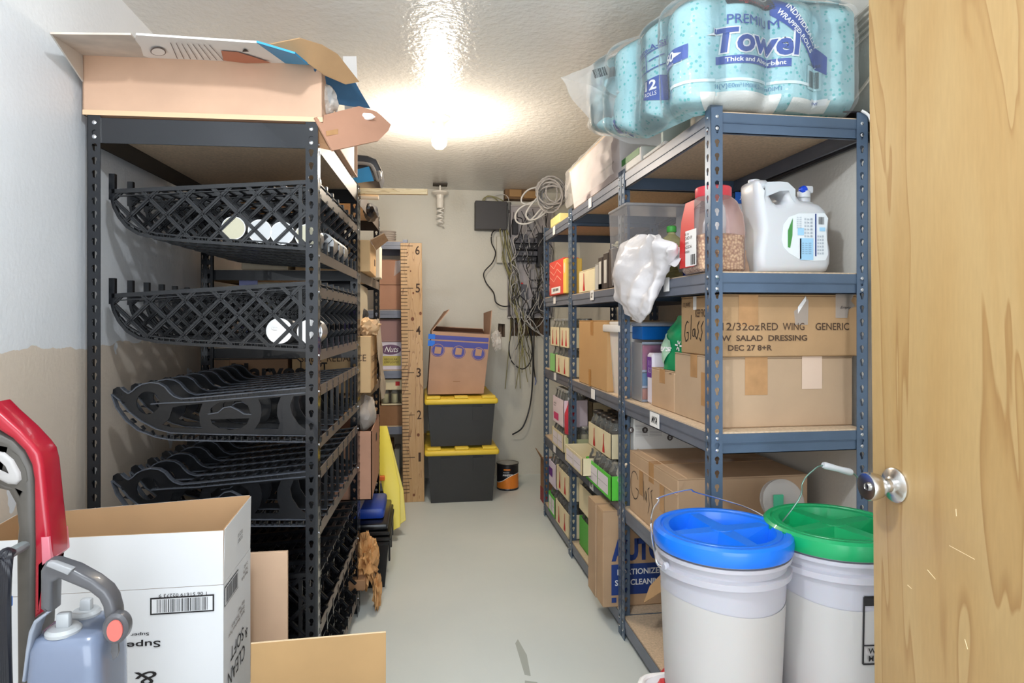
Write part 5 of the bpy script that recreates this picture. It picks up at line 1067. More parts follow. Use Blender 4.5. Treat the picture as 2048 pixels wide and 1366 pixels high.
solo('black_crate', box(BM(), -.78, -.34, 2.86, 3.3, .115, .40, .01), mat('case_black',(34,34,38),.4), 'black crate on the bottom shelf of the second black rack', 'crate')
# floor by the second rack: black tote, blue lid, paper bag, wet floor sign
t = thing('tool_tote', 'black ribbed tote on the floor beside the wet floor sign', 'tote', (-.17,3.35,0))
ta = at(757,1063,Z=0); tb = at(720,1065,Z=0)
part('body', rings(BM(), [[Vector(p) for p in ((-.34,3.02,.0),(-.16,3.02,0),(-.16,3.42,0),(-.34,3.42,0))],[Vector(p) for p in ((-.36,3.0,.22),(-.14,3.0,.22),(-.14,3.44,.22),(-.36,3.44,.22))]]), BLKPL, t)
for z, e in ((.20,.0),(.225,.008),(.25,.004)): part('rim', box(BM(), -.36-e, -.14+e, 3.0-e, 3.44+e, z, z+.018, .004), BLKPL, t)
part('lid', box(BM(), -.355, -.145, 3.01, 3.43, .27, .30, .01, 2), BLKPL, t)
for y in (3.02,3.2,3.38): part('latch', box(BM(), -.142, -.134, y, y+.03, .12, .22, .003), BLKPL, t)
solo('blue_container', box(BM(), -.33, -.165, 3.08, 3.36, .301, .355, .015, 2), mat('cobalt',(30,66,160),.35), 'blue container on top of the black tote', 'container')
t = solo('crumpled_paper_bag', blob(BM(), (-.235,2.86,.19), (.05,.10,.10), .55, 3.2, 4, 11), mat('brown_paper',(196,148,96),.6,bump=.5,bs=40), 'crumpled brown paper bag at the foot of the black rack', 'bag', ang=25)
solo('paper_scrap', blob(BM(), (-.18,2.80,.075), (.018,.05,.07), .6, 4, 3, 4), MATS['brown_paper'], 'brown paper strip trailing below the crumpled bag', 'paper', ang=25)
solo('dark_carton', box(BM(), -.36, -.225, 2.72, 2.98, .115, .16, .004), KRAFTD, 'low brown carton under the crumpled paper bag', 'box')
t = thing('wet_floor_sign', 'yellow folded wet floor sign leaning by the far grey rack', 'sign', (-.12,3.75,0))
YEL = mat('sign_yellow',(232,214,78),.4)
s0 = at(757,853,Y=3.86); s1 = at(768,852,Y=3.86); s2 = at(802,1040,Y=3.52); s3 = at(786,1050,Y=3.50)
part('panel', plate([[(0,0),(.05,0),(.13,-.36),(.135,-.58),(.095,-.60),(.03,-.36),(.0,-.2)]], .012, .003, frame(s0,(1,0,0),(.0,.42,1))), YEL, t)
part('rear_panel', plate([[(0,0),(.05,0),(.15,-.38),(.165,-.55),(.12,-.58),(.04,-.36)]], .012, .003, frame(s0+Vector((.0,.02,0)),(1,0,0),(.0,.30,1))), mat('sign_yellow2',(222,206,96),.4), t)
part('hinge', box(BM(), s0.x+.005, s0.x+.045, 3.70, 3.73, .33, .355, .003), mat('orange_clip',(226,110,40),.4), t)
# ================================================================= FAR LEFT GREY RACK AND GROWTH RULER
XR0, XR1, YR0, YR1 = -.92, -.08, 4.56, 5.02
tg = rack('grey-blue steel rack against the far wall behind the ruler', XR0, YR0, 0, XR1-XR0, YR1-YR0, 1.83, [.10,.50,.90,1.33,1.82], GRYSTEEL, GRYSTEEL, GRYSTEEL, 'g')
gx = lambda u: at(u,640,Y=YR0+.02).x
t = carton('upper rosy carton in the top bay of the far grey rack', gx(757), XR1-.02, 4.60, 4.98, 1.51, 1.69, KRAFTR, 'x')
printed(t, [[(-.03,-.06),(.02,-.02),(.04,.06),(-.02,.05)]], (gx(796),4.599,1.63), YF, UPZ, CLEART, 'shiny_tape')
carton('lower rosy carton in the top bay of the far grey rack', gx(757), XR1-.02, 4.60, 4.98, 1.332, 1.508, KRAFTR, 'x')
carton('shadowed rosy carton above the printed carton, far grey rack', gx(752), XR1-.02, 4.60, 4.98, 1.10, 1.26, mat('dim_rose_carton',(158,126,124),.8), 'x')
t = carton('white printed carton with purple oval, far grey rack', gx(757), XR1-.02, 4.59, 4.98, .901, 1.098, mat('lavender_card',(214,208,222),.6), 'x', tape=False)
printed(t, [circ(0,0,.075,28,.036)], (gx(781),4.589,1.045), YF, UPZ, mat('plum_print',(104,72,104),.5), 'purple_oval'); lettering(t, 'Nuts', (gx(783),4.588,1.047), YF, UPZ, .10, .04, WINK, shear=.4)
printed(t, [R4(-.065,.065,-.035,.035)], (gx(783),4.589,.965), YF, UPZ, mat('olive_print',(190,176,84),.5), 'yellow_panel'); lettering(t, 'REGULAR\nEMPLOYEE', (gx(783),4.588,.965), YF, UPZ, .10, .035, INKB)
c_ = crate('cream carton of jars in the lower bay of the far grey rack', 0,0,0,0,0,0,CREAM,'') if False else None
t = carton('cream tower-print carton on jars in the far grey rack', gx(762), XR1-.02, 4.60, 4.75, .755, .83, CREAM, 'x', tape=False); printed(t, [R4(-.015,.015,-.015,.015)], (gx(795),4.599,.80), YF, UPZ, REDI, 'red_print')
t = traybox('clear-wrapped tray of jars in the far grey rack', gx(762), XR1-.02, 4.60, 4.76, .645, .012, CREAM)
for i in range(4): jar((gx(770)+.066*i, 4.64, .6575), 'clear jar in the tray under the cream carton, far grey rack', 'jars in the far grey rack', None, 'pickle_fill', 1, .095)
carton('tan carton under the jars in the far grey rack', gx(758), XR1-.02, 4.60, 4.9, .5005, .643, KRAFTD, 'x')
carton('tan carton with its side to the aisle, lower far grey rack', XR0+.25, gx(755), 4.62, 4.95, .5005, .70, KRAFT2, 'x')
carton('brown carton on the bottom shelf of the far grey rack', gx(760), gx(785), 4.62, 4.9, .1005, .36, KRAFTD, 'x')
solo('glass_block', box(BM(), gx(788), gx(800), 4.60, 4.8, .1005, .33, .006), mat('grey_glossy',(150,148,140),.15,.3), 'shiny grey can on the bottom shelf beside the ruler', 'can')
solo('blue_container', box(BM(), gx(757), gx(775)+.09, 4.59, 4.9, 1.322+.0, 1.331, .002), mat('cobalt',(30,66,160),.35), 'thin blue sheet under the rosy cartons, far grey rack', 'sheet')
for k in range(5): solo('paper_plate_stack', lathe(BM(), [(.05,0),(.062,.012),(.060,.016),(.0004,.016)], (gx(774),4.68,1.8205+.0165*k), 24), mat('plate_grey',(190,180,172),.6), 'pale bowl in the small stack on the far grey rack', 'bowl', group='stacked bowls on the far grey rack')
PINE = wood('ruler_pine',(200,164,116),(192,154,104),(152,110,70),5,'Z',.45,4)
t = thing('growth_ruler', 'tall wooden growth ruler board numbered 1 to 6 leaning upright', 'ruler', (-.035,4.40,0))
rb = at(806,1003,Y=4.40); rt_ = at(849,1003,Y=4.40); ztop = at(825,486,Y=4.42).z; rw = rt_.x-rb.x; xm = (rb.x+rt_.x)/2; lean = -.012
Mr = Matrix.Translation((xm,4.40,0.0)) @ Matrix.Rotation(math.radians(-.6),4,'Y') @ Matrix.Rotation(math.radians(-.35),4,'X')
part('plank', box(BM(), -rw/2, rw/2, 0, .019, 0, ztop, .002, M=Mr), PINE, t)
BURN = mat('burnt_mark',(62,42,30),.7)
ft = (at(830,487+6,Y=4.41).z-at(830,915,Y=4.41).z)/5
bmk = BM(); base = at(830,918,Y=4.4).z+.012
for k in range(0, 72):
    z = base-ft+ft*(k+2)/12
    if z > ztop-.01 or z < .02: continue
    q = k+2; L_ = .085 if q % 12 == 0 else (.06 if q % 6 == 0 else .045)
    box(bmk, -rw/2+.0, -rw/2+L_, -.0008, 0, z-.0022, z+.0022, M=Mr)
part('tick_marks', bmk, BURN, t, kind='stuff')
for k in range(1, 7):
    z = base-ft+ft*k+.0; p = Mr @ Vector((rw/2-.030, -.001, z+(0 if k < 6 else -.03))); lettering(t, str(k), p, YF, UPZ, .030 if k > 1 else .016, .062, BURN, bold=.01)
KNOT = mat('pine_knot',(112,66,38),.6)
for u, v, r_ in ((838,870,.012),(829,638,.014),(826,542,.006),(820,505,.006),(828,990,.010),(831,586,.008),(848,627,.012)):
    p = at(u, v, Y=4.4); xx = max(-rw/2+.01, min(rw/2-.014, p.x-xm)); part('knot', box(BM(), xx-r_*.7, xx+r_*.7, -.0008, .0, p.z-r_, p.z+r_, M=Mr) if False else plate([circ(xx, p.z, r_*.8, 12, r_)], .0012, M=Mr @ Matrix(((1,0,0,0),(0,0,-1,0),(0,1,0,0),(0,0,0,1)))), KNOT, t)
# ================================================================= TOTES, CARTON, PAINT CAN
TOTE = mat('tote_black',(48,48,48),.38); TLID = mat('tote_yellow',(234,200,64),.4)
def tote(label, x0, x1, y0, y1, z0, h):
    t = thing('storage_tote', label, 'tote', ((x0+x1)/2,(y0+y1)/2,z0)); i = .022
    part('body', rings(BM(), [[Vector(p) for p in ((x0+i+.022,y0+i+.022,z0),(x1-i-.022,y0+i+.022,z0),(x1-i-.022,y1-i-.02,z0),(x0+i+.022,y1-i-.02,z0))],[Vector(p) for p in ((x0+i,y0+i,z0+h-.04),(x1-i,y0+i,z0+h-.04),(x1-i,y1-i,z0+h-.04),(x0+i,y1-i,z0+h-.04))]]), TOTE, t)
    xm_ = (x0+x1)/2
    for sx in (-1,1):
        part('rib_panel', card(BM(), [(xm_+sx*.11-.035,y0+i+.000,z0+h-.06),(xm_+sx*.11+.035,y0+i+.000,z0+h-.06),(xm_+sx*.11+.035,y0+i+.009,z0+h-.16),(xm_+sx*.11-.035,y0+i+.009,z0+h-.16)], .012), TOTE, t)
    bm = box(BM(), x0, x1, y0, y1, z0+h-.045, z0+h-.005, .016, 3); part('lid', bm, TLID, t)
    for sx in (-.19,-.0,.19): part('lid_tab', box(BM(), xm_+sx-.05, xm_+sx+.045, y0+.004, y0+.07, z0+h-.006, z0+h+.012, .004), TLID, t)
    for sx in (x0+.02, x1-.06): part('lid_corner', box(BM(), sx, sx+.04, y1-.12, y1-.02, z0+h-.006, z0+h+.01, .004), TLID, t)
    return t
tx0, tx1 = at(849,905,Y=4.34).x, at(998,905,Y=4.34).x
tote('lower black tote with yellow lid standing on the floor', tx0, tx1, 4.31, 5.04, 0.001, .372); tote('upper black tote with yellow lid under the moving carton', tx0+.0, tx1-.006, 4.32, 5.05, .387, .335)
t = thing('moving_carton', 'open brown carton with blue stripes stacked on the upper tote', 'box', (.30,4.6,.735))
za, zb = .736, 1.17
bl, br_, tl_, tr_ = at(856,797,Y=4.45).x, at(967,797,Y=4.45).x, at(864,665,Y=4.42).x, at(980,672,Y=4.42).x
MC = mat('rosy_moving_carton',(182,146,122),.75,var=.04)
lo = [Vector(p) for p in ((bl,4.46,za),(br_,4.46,za),(br_,4.86,za),(bl,4.86,za))]; hi = [Vector(p) for p in ((tl_,4.42,zb+.01),(tr_,4.42,zb-.015),(tr_,4.84,zb-.01),(tl_,4.84,zb+.01))]
for i, nm in enumerate(('front_wall','right_wall','back_wall','left_wall')): j = (i+1) % 4; part(nm, card(BM(), [lo[i],lo[j],hi[j],hi[i]], .005), MC, t)
part('base', card(BM(), lo, .005), MC, t)
part('flap', card(BM(), [hi[0], hi[3], hi[3]+Vector((.10,0,.14)), hi[0]+Vector((.12,-.0,.15))], .005), MC, t); part('flap', card(BM(), [hi[1], hi[2], hi[2]+Vector((.0,0,.15)), hi[1]+Vector((.012,0,.17))], .005), MC, t)
part('flap', card(BM(), [hi[3], hi[2], hi[2]+Vector((-.02,-.10,.03)), hi[3]+Vector((.02,-.10,.03))], .005), MC, t)
cf = (hi[0]+hi[1]+lo[0]+lo[1])/4; upf = (hi[0]-lo[0]+hi[1]-lo[1]); rf = (hi[1]-hi[0]); nf = rf.cross(upf).normalized()*.0035; H_ = (zb-za)/2; VIO = mat('violet_print',(74,78,158),.5)
if nf.y > 0: nf = -nf
def fm(polys, m, nm, o=0): return printed(t, polys, cf+nf*(1+o), rf, upf, m, nm)
fm([R4(-.215,.20,H_-.055,H_-.025), R4(-.215,.20,H_-.105,H_-.065)], VIO, 'blue_stripe'); fm([R4(-.222,-.175,H_-.055,H_-.02), R4(-.222,-.175,H_-.105,H_-.065)], mat('vivid_blue',(20,110,220),.4), 'blue_stripe', .2)
for k, x_ in enumerate((-.15,-.005,.135)):
    fm([circ(x_, H_-.13-.005*k, .048, 26)], VIO, 'round_pictogram', .2); fm([circ(x_,H_-.13-.005*k,.0445,26)], MC, 'pictogram_ring', .4); fm([circ(x_,H_-.13-.005*k,.041,26)], VIO, 'round_pictogram', .6)
    fm([[(x_-.025,H_-.155),(x_+.02,H_-.155),(x_+.025,H_-.11),(x_-.02,H_-.105)]], MC, 'pictogram_box', .8)
fm(strokes([[(-.03,-.13),(.02,-.128)]], .004), KRAFTD, 'scuff', .2)
part('torn_tape', card(BM(), [cf+nf*1.4+rf.normalized()*a+Vector((0,0,b)) for a, b in ((.02,H_-.06),(.17,H_-.05),(.18,H_-.02),(.05,H_-.015))], .001), CLEART, t)
part('plastic_wisp', blob(BM(), (tr_+.05,4.45,zb-.06), (.035,.02,.07), .6, 3, 3, 7), film('clear_bag_film',(235,228,220),.35,.15), t)
t = thing('paint_can', 'black and orange paint can on the floor beside the totes', 'paint can', (.66,4.66,0)); pc = at(1016,978,Z=0); pc = (.655,4.66)
part('body', lathe(BM(), [(.078,0),(.082,.003),(.082,.009),(.080,.012),(.080,.182),(.083,.185),(.083,.192)], (*pc,.001), 40, cap=False), mat('can_black_label',(34,32,34),.3), t)
def onc(x, y): a = -pi/2+x/.08-.14; return Vector((pc[0]+.0808*math.cos(a), pc[1]+.0808*math.sin(a), .001+y))
wave = [(-.12+.24*k/16, .085+.035*math.tanh((k-7)/3.5)) for k in range(17)]
ORG = mat('can_orange',(226,130,44),.35)
bm = BM(); 
for (a, b), (c, d) in zip(wave, wave[1:]): bm.faces.new([bm.verts.new(onc(*p)) for p in ((a,.014),(c,.014),(c,d),(a,b))])
part('orange_wave', bm, ORG, t)
bm = BM()
for (a, b), (c, d) in zip(wave, wave[1:]): bm.faces.new([bm.verts.new(onc(*p)) for p in ((a,b),(c,d),(c,d+.004),(a,b+.004))])
part('white_wave', bm, WINK, t)
bm = BM(); [bm.faces.new([bm.verts.new(onc(x+dx, y)) for dx, y in ((0,.003),(.01,.003),(.01,.011),(0,.011))]) for x in [-.12+.01*k for k in range(24)]]; part('white_band', bm, WINK, t)
lettering(t, 'AHNSTON', None, None, None, .075, .014, WINK, off=0, fn=lambda x, y: onc(x, y+.115)+Vector((0,-.0006,0)), bold=.03); lettering(t, 'exterior', None, None, None, .045, .008, WINK, off=0, fn=lambda x, y: onc(x-.01, y+.135)+Vector((0,-.0006,0)))
bm = BM(); [bm.faces.new([bm.verts.new(onc(x+dx, y)+Vector((0,-.0004,0))) for dx, y in ((0,.150),(.01,.150),(.01,.160),(0,.160))]) for x in [-.03+.01*k for k in range(5)]]; part('orange_mark', bm, ORG, t)
part('lid', lathe(BM(), [(.083,.19),(.078,.194),(.072,.188),(.066,.188),(.064,.192),(.0004,.192)], (*pc,.001), 40), mat('can_rim',(170,166,160),.3,.8), t)
solo('floor_conduit_stub', tube(BM(), [(.585,4.98,0),(.585,4.98,.24)], .016, 10), mat('grey_pipe',(190,186,178),.5), 'short pale pipe rising behind the paint can', 'pipe')
# ================================================================= LAMPS ON THE CEILING
CER = mat('porcelain',(232,226,214),.3); EM = mat('lit_bulb',(255,226,178),.4,emit=24)
def holder(label, x, y, lit):
    t = thing('ceiling_lamp', label, 'lamp', (x,y,CZ))
    part('porcelain_base', lathe(BM(), [(.056,CZ),(.056,CZ-.008),(.048,CZ-.018),(.032,CZ-.03),(.026,CZ-.055),(.024,CZ-.058)], (x,y,0), 32, cap=False), CER, t)
    if lit:
        part('bulb', lathe(BM(), [(.014,CZ-.055),(.02,CZ-.072),(.036,CZ-.10),(.040,CZ-.122),(.036,CZ-.145),(.02,CZ-.162),(.0005,CZ-.167)], (x,y,0), 28, cap=False), EM, t)
    return t
holder('lit bare bulb in a porcelain holder on the ceiling', .103, 3.26, True)
cx2 = at(880,380,Y=4.88).x; t = thing('ceiling_lamp', 'unlit spiral bulb holder hanging near the far wall', 'lamp', (cx2,4.86,CZ))
part('junction_box', box(BM(), cx2-.055, cx2+.055, 4.82, 4.90, CZ-.012, CZ, .002), mat('dark_recess',(70,62,54),.7), t)
part('stem', box(BM(), cx2-.006, cx2+.006, 4.855, 4.865, CZ-.07, CZ-.01), CER, t)
part('porcelain_base', lathe(BM(), [(.066,CZ-.062),(.066,CZ-.070),(.05,CZ-.08),(.03,CZ-.085),(.026,CZ-.12)], (cx2,4.86,0), 28), CER, t)
part('bulb_collar', lathe(BM(), [(.024,CZ-.10),(.030,CZ-.13),(.026,CZ-.185)], (cx2,4.86,0), 20), CER, t)
part('spiral_tube', tube(BM(), [(cx2+.024*math.cos(a), 4.86+.024*math.sin(a), CZ-.185-.0062*a) for a in [k*.5 for k in range(40)]], .0065, 8), mat('tube_white',(236,232,224),.35), t)
# ================================================================= WIRING ON THE FAR WALL
wx = lambda u, Y=FY-.03: at(u, 640, Y=Y).x
wz = lambda v, u=1050, Y=FY-.03: at(u, v, Y=Y).z
t = thing('wiring_board', 'grey equipment board on the far wall crowded with cables', 'wiring panel', (wx(1050),FY-.02,1.3))
x0, x1, z0, z1 = wx(1018), wx(1104), wz(633), wz(412)
part('backing_board', box(BM(), x0, x1, FY-.02, FY-.002, z0, z1), mat('board_grey',(176,170,172),.6,var=.08,vs=12), t)
for a in ((x0-.012,x0+.004,z0,z1),(x1-.004,x1+.012,z0,z1),(x0-.012,x1+.012,z0-.012,z0+.006),(x0,x1,z1-.006,z1+.008)): part('trim', box(BM(), a[0], a[1], FY-.032, FY-.002, a[2], a[3]), mat('pale_trim',(186,180,176),.5), t)
part('wood_ledger', box(BM(), wx(1008), wx(1075), FY-.10, FY-.002, wz(402), wz(372), .003), mat('worn_plywood',(112,86,60),.8,var=.15), t)
part('wood_block', box(BM(), wx(1016), wx(1040), FY-.115, FY-.10, wz(398), wz(384), .002), mat('tan_block',(164,128,84),.7), t); part('wood_block', box(BM(), wx(1044), wx(1072), FY-.115, FY-.10, wz(400), wz(386), .002), mat('tan_block',(164,128,84),.7), t)
EQ = [mat('equip_dark',(44,44,50),.4), mat('equip_grey',(150,148,152),.5), mat('equip_mid',(92,92,100),.5)]
for k, (u0, u1, v0, v1, d, c) in enumerate(((1024,1034,440,470,.05,0),(1036,1052,470,480,.06,2),(1028,1072,478,488,.07,2),(1028,1072,491,501,.07,0),(1028,1072,504,513,.07,2),(1030,1070,516,524,.07,0),(1054,1066,425,462,.04,1),(1072,1084,468,535,.09,0),(1060,1084,540,560,.05,1),(1062,1084,563,576,.04,1),(1040,1052,570,600,.05,2),(1044,1060,600,618,.07,1),(1064,1096,600,622,.08,0),(1066,1096,582,596,.05,2),(1040,1062,624,632,.05,0))):
    part(('network_switch','adapter_box')[k % 2], box(BM(), wx(u0), wx(u1), FY-.03-d, FY-.02, wz(v1), wz(v0), .002), EQ[c], t)
    if 478 <= v0 <= 516:
        for q in range(8): uu = u0+3+q*4.8; part('port_plug', box(BM(), wx(uu), wx(uu+2.6), FY-.036-d, FY-.03-d, wz(v1-2), wz(v0+3)), EQ[(q+k) % 3], t)
part('red_indicator', box(BM(), wx(1040), wx(1044), FY-.085, FY-.08, wz(569), wz(566)), REDI, t)
d = solo('dark_wall_box', box(BM(), wx(949), wx(1012), FY-.10, FY-.005, wz(463), wz(407), .004), mat('matt_dark_box',(66,64,66),.5), 'flat dark grey box mounted on the wall left of the wiring', 'wall box')
solo('pale_wall_box', box(BM(), wx(993), wx(1018), FY-.05, FY-.005, wz(527), wz(474), .003), WALL, 'pale box painted like the wall below the dark box', 'wall box')
solo('conduit', box(BM(), wx(1016), wx(1021), FY-.035, FY-.005, wz(633), wz(405), .002), mat('dark_trim',(80,74,72),.5), 'thin dark strip along the left edge of the wiring board', 'conduit')
rnd = random.Random(5)
CB = [mat('cable_black',(38,38,40),.45), mat('cable_grey',(182,180,178),.5), mat('cable_olive',(150,144,96),.5), mat('cable_white',(206,204,200),.5), mat('cable_dark_olive',(90,86,66),.5)]
def cable(label, pts, m, r=.004, group=None, cat='cable', nm='cable', depth=None):
    P = []
    for i, q in enumerate(pts):
        Y = q[2] if len(q) > 2 else FY-.06-.02*((i*7) % 3); P.append(at(q[0], q[1], Y=Y))
    return solo(nm, tube(BM(), smoothpath(P, 6), r, 6), m, label, cat, group)
cable('long black cable looping left of the wiring board', [(1000,455),(985,465),(983,485),(991,505),(985,525),(968,545),(972,565),(987,585),(992,605),(1010,613),(1028,606),(1040,590)], CB[0], .005)
cable('black cable hanging to a loop below the wall cut-out', [(1032,640),(1022,670),(1018,700),(1025,725),(1045,738),(1060,725),(1064,700),(1060,660)], CB[0], .0045)
cable('long thick black cable hanging down to near the floor', [(1058,600),(1062,660),(1066,720),(1064,780),(1058,820),(1045,855),(1025,869)], CB[0], .006)
cable('black cable beside the hanging cable with frayed blue end', [(1066,600),(1068,660),(1067,720),(1070,755)], CB[0], .005)
cable('pale cable crossing down right behind the far rack', [(1036,580),(1042,620),(1058,648),(1080,668),(1100,678)], CB[3], .006)
cable('grey cable looping above the dark wall box', [(965,407),(968,396),(985,394),(1000,410),(1003,440),(1000,460)], CB[2], .004)
cable('olive cable looping above the dark wall box', [(968,404),(975,392),(1000,398),(1010,410),(1004,432),(1018,470)], CB[2], .004)
cable('thin pale cable arching from dark box to wood ledger', [(980,395),(1000,388),(1016,395),(1018,420)], CB[3], .003)
G = 'cables tangled on the wiring board'; lbs = ('black','grey','olive','white','dark olive')
for k in range(64):
    u = rnd.uniform(1026,1098); v = rnd.uniform(415,600); n_ = rnd.randint(4,6); pts = []
    for i in range(n_): pts.append((u, v, FY-.07-rnd.uniform(0,.09))); u = min(1106, max(1022, u+rnd.uniform(-16,16))); v += rnd.uniform(6,34)
    q_ = rnd.choice((0,1,0,1,0,4)); cable('thin %s cable in the tangle across the wiring board' % ('black','grey','','','dark olive')[q_], pts, CB[q_], rnd.uniform(.0022,.004), G+(' in black',' in grey','','',' in olive')[q_])
G2 = 'olive cables hanging down the left side of the board'
for k in range(16):
    u = 1010+rnd.uniform(-4,14); pts = [(u-8+rnd.uniform(-6,6), 430+rnd.uniform(-10,30)), (u-4, 480+rnd.uniform(-8,8)), (u+4+rnd.uniform(-14,6), 520), (u+14+rnd.uniform(-8,8), 560), (u+16+rnd.uniform(-8,10), 600), (u+20+rnd.uniform(-12,20), 650), (u+18+rnd.uniform(-14,30), 690+rnd.uniform(0,90))]
    q_ = (2,2,1,4)[k % 4]; cable('thin %s cable in the strand left of the board' % lbs[q_], pts, CB[q_], .003, lbs[q_]+' strand left of the board')
G3 = 'grey cable coils hanging at the ceiling corner'
for k in range(13):
    a0 = rnd.uniform(0,6); uc, vc = 1103+rnd.uniform(-8,8), 388+rnd.uniform(-6,8); ra, rb_ = 24+rnd.uniform(-6,8), 26+rnd.uniform(-8,8); Yc_ = 4.32-.008*k
    P = [at(uc+ra*math.cos(a0+q*.42), vc+rb_*math.sin(a0+q*.42), Y=Yc_-.01*math.sin(q)) for q in range(20)]
    solo('cable_coil', tube(BM(), P, .006, 6), mat('coil_grey',(172,168,166),.5), 'grey cable coil at the ceiling above the wiring board', 'cable', G3)
G4 = 'pale loops hanging out of the grey coil'
for k, pts in enumerate(([(1094,395),(1070,402),(1042,415),(1031,430),(1034,444),(1050,448),(1070,440),(1090,418),(1100,405)],[(1090,372),(1060,378),(1045,392),(1044,405),(1060,408),(1085,395)],[(1100,402),(1080,420),(1066,436),(1058,440),(1052,428),(1062,410),(1085,385)],[(1104,408),(1092,424),(1076,436),(1060,440),(1054,434)])):
    cable(('lowest pale cable loop hanging from the grey coil','upper pale loop hanging from the grey coil','inner pale loop hanging from the grey coil','short pale strand hanging from the grey coil')[k], [(a,b,4.335-.01*k) for a, b in pts], CB[3], .006, G4)
cable('light blue frayed wire ends at the tip of a hanging cable', [(1069,752),(1072,762),(1070,770)], mat('wire_blue',(60,90,170),.5), .003)
# ================================================================= FOREGROUND: WHITE CARTON, BOARD, OPEN BOX, CARPET CLEANER
t = thing('open_white_carton', 'large open white carton printed upside down in left foreground', 'box', (-.68,1.54,0))
X0_, X1_, Ya_, Yb_ = -.945, -.417, 1.432, 1.652; ZF = .687; FLH = .118
BROWNIN = mat('carton_inside',(178,142,104),.8,var=.03)
def wallp(name, pts, n, flip=1):
    """a white outer face and a brown inner face with a corrugated edge between"""
    P = [Vector(p) for p in pts]; n = Vector(n)
    o = part(name, card(BM(), [p-n*.0022 for p in P], .0022), BROWNIN, t); part('white_face', card(BM(), P, .0010), WHITE, o); return o
wallp('front_wall', [(X0_,Ya_,0.001),(X1_,Ya_,0.001),(X1_,Ya_,ZF),(X0_,Ya_,ZF)], (0,-1,0))
wallp('right_wall', [(X1_,Ya_,0.001),(X1_+.0,Yb_,0.001),(X1_,Yb_,ZF),(X1_,Ya_,ZF)], (1,0,0))
wallp('back_wall', [(X0_,Yb_,0.001),(X1_,Yb_,0.001),(X1_,Yb_,ZF),(X0_,Yb_,ZF)], (0,1,0))
wallp('left_wall', [(X0_,Ya_,0.001),(X0_,Yb_,0.001),(X0_,Yb_,ZF),(X0_,Ya_,ZF)], (-1,0,0))
wallp('front_flap', [(X0_,Ya_,ZF+.001),(X1_,Ya_,ZF+.001),(X1_+.002,Ya_-.004,ZF+FLH),(X0_,Ya_-.004,ZF+FLH)], (0,-1,0))
wallp('right_flap', [(X1_,Ya_+.002,ZF+.001),(X1_,Yb_-.002,ZF+.001),(X1_+.002,Yb_-.001,ZF+FLH+.012),(X1_+.002,Ya_+.004,ZF+FLH+.0)], (1,0,0))
wallp('back_flap', [(X0_,Yb_,ZF+.001),(X1_,Yb_,ZF+.001),(X1_-.004,Yb_+.010,ZF+FLH+.012),(X0_,Yb_+.006,ZF+FLH-.012)], (0,1,0))
wallp('left_flap', [(X0_,Ya_,ZF+.001),(X0_,Yb_-.002,ZF+.001),(X0_,Yb_-.002,ZF+FLH-.01),(X0_,Ya_,ZF+FLH-.02)], (-1,0,0))
yq = Ya_-.0012
bc = at(365,1209,Y=yq); s_ = 1.345/F    # metres per picture pixel on that face
printed(t, [R4(-60*s_,60*s_,-17*s_,17*s_)], (bc.x,yq-.0002,bc.z), YF, UPZ, INK, 'barcode_frame'); printed(t, [R4(-57*s_,57*s_,-14*s_,14*s_)], (bc.x,yq-.0005,bc.z), YF, UPZ, WHITE, 'barcode_ground')
printed(t, barcode(95*s_,26*s_,40,2), (bc.x,yq-.0008,bc.z), YF, UPZ, INK, 'barcode')
q = at(366,1189,Y=yq); lettering(t, '1 06 51619 02273 9', (q.x,yq,q.z), (-1,0,0), (0,0,-1), 90*s_, 6.5*s_, INK)
q = at(280,1288,Y=yq); lettering(t, 'Super', (q.x,yq,q.z), (-1,0,0), (0,0,-1), 76*s_, 17*s_, INK, bold=.015)
q = at(280,1268,Y=yq); lettering(t, 'Super', (q.x-.0,yq,q.z), (-1,0,0), (0,0,-1), 34*s_, 8*s_, INK, bold=.01)
q = at(291,1356,Y=yq); lettering(t, '&', (q.x,yq,q.z), (-1,0,0), (0,0,-1), 42*s_, 26*s_, INK, bold=.0)
xq = X1_+.0013
def onright(u, v): p = at(u, v, X=xq); return (xq, p.y, p.z)
RU, UU = (0,-1,0), (0,0,-1)
for (u, v, s, w_, h_, sh) in ((474,1321,'CLEAN',.15,.030,0),(478,1290,'& SOFT',.13,.028,0),):
    pass
lettering(t, 'CLEAN', onright(473,1330), RU, UU, .135, .034, INK); lettering(t, 'SOFT', onright(474,1287), RU, UU, .105, .030, INK); lettering(t, '&', onright(492,1266), RU, UU, .022, .022, INK)
lettering(t, 'Super Absorbent Paper\nDouble Thick Rolls\nEasy Tear', onright(473,1236), RU, UU, .13, .034, INKB, name='small_print'); lettering(t, 'Mega Rolls\nTwo Ply\n2 x 60', onright(489,1142), RU, UU, .055, .03, INKB, name='small_print')
lettering(t, 'S1207\nS1210', onright(480,1072), RU, UU, .04, .022, mat('faint_ink',(120,116,112),.6), name='small_print')
p = onright(463,1175); printed(t, [R4(-.052,.052,-.021,.021)], p, RU, UU, INK, 'barcode_frame'); printed(t, [R4(-.050,.050,-.019,.019)], p, RU, UU, WHITE, 'barcode_ground', off=.0009); printed(t, barcode(.086,.034,36,6), p, RU, UU, INK, 'barcode', off=.0012)
bb = RLp(.30,-.012,0)
PB = mat('pale_fibreboard',(212,180,152),.75,var=.03)
p0, p1 = at(470,1105,Y=1.868), at(575,1103,Y=1.862)
solo('fibreboard_panel', box(BM(), p0.x-.05, p1.x, 1.862, 1.874, .001, p1.z, .001), PB, 'pale fibreboard panel standing against the front of the can rack', 'board')
t = thing('open_cardboard_box', 'open tan carton at bottom left centre with its back flap up', 'box', (-.22,1.2,0))
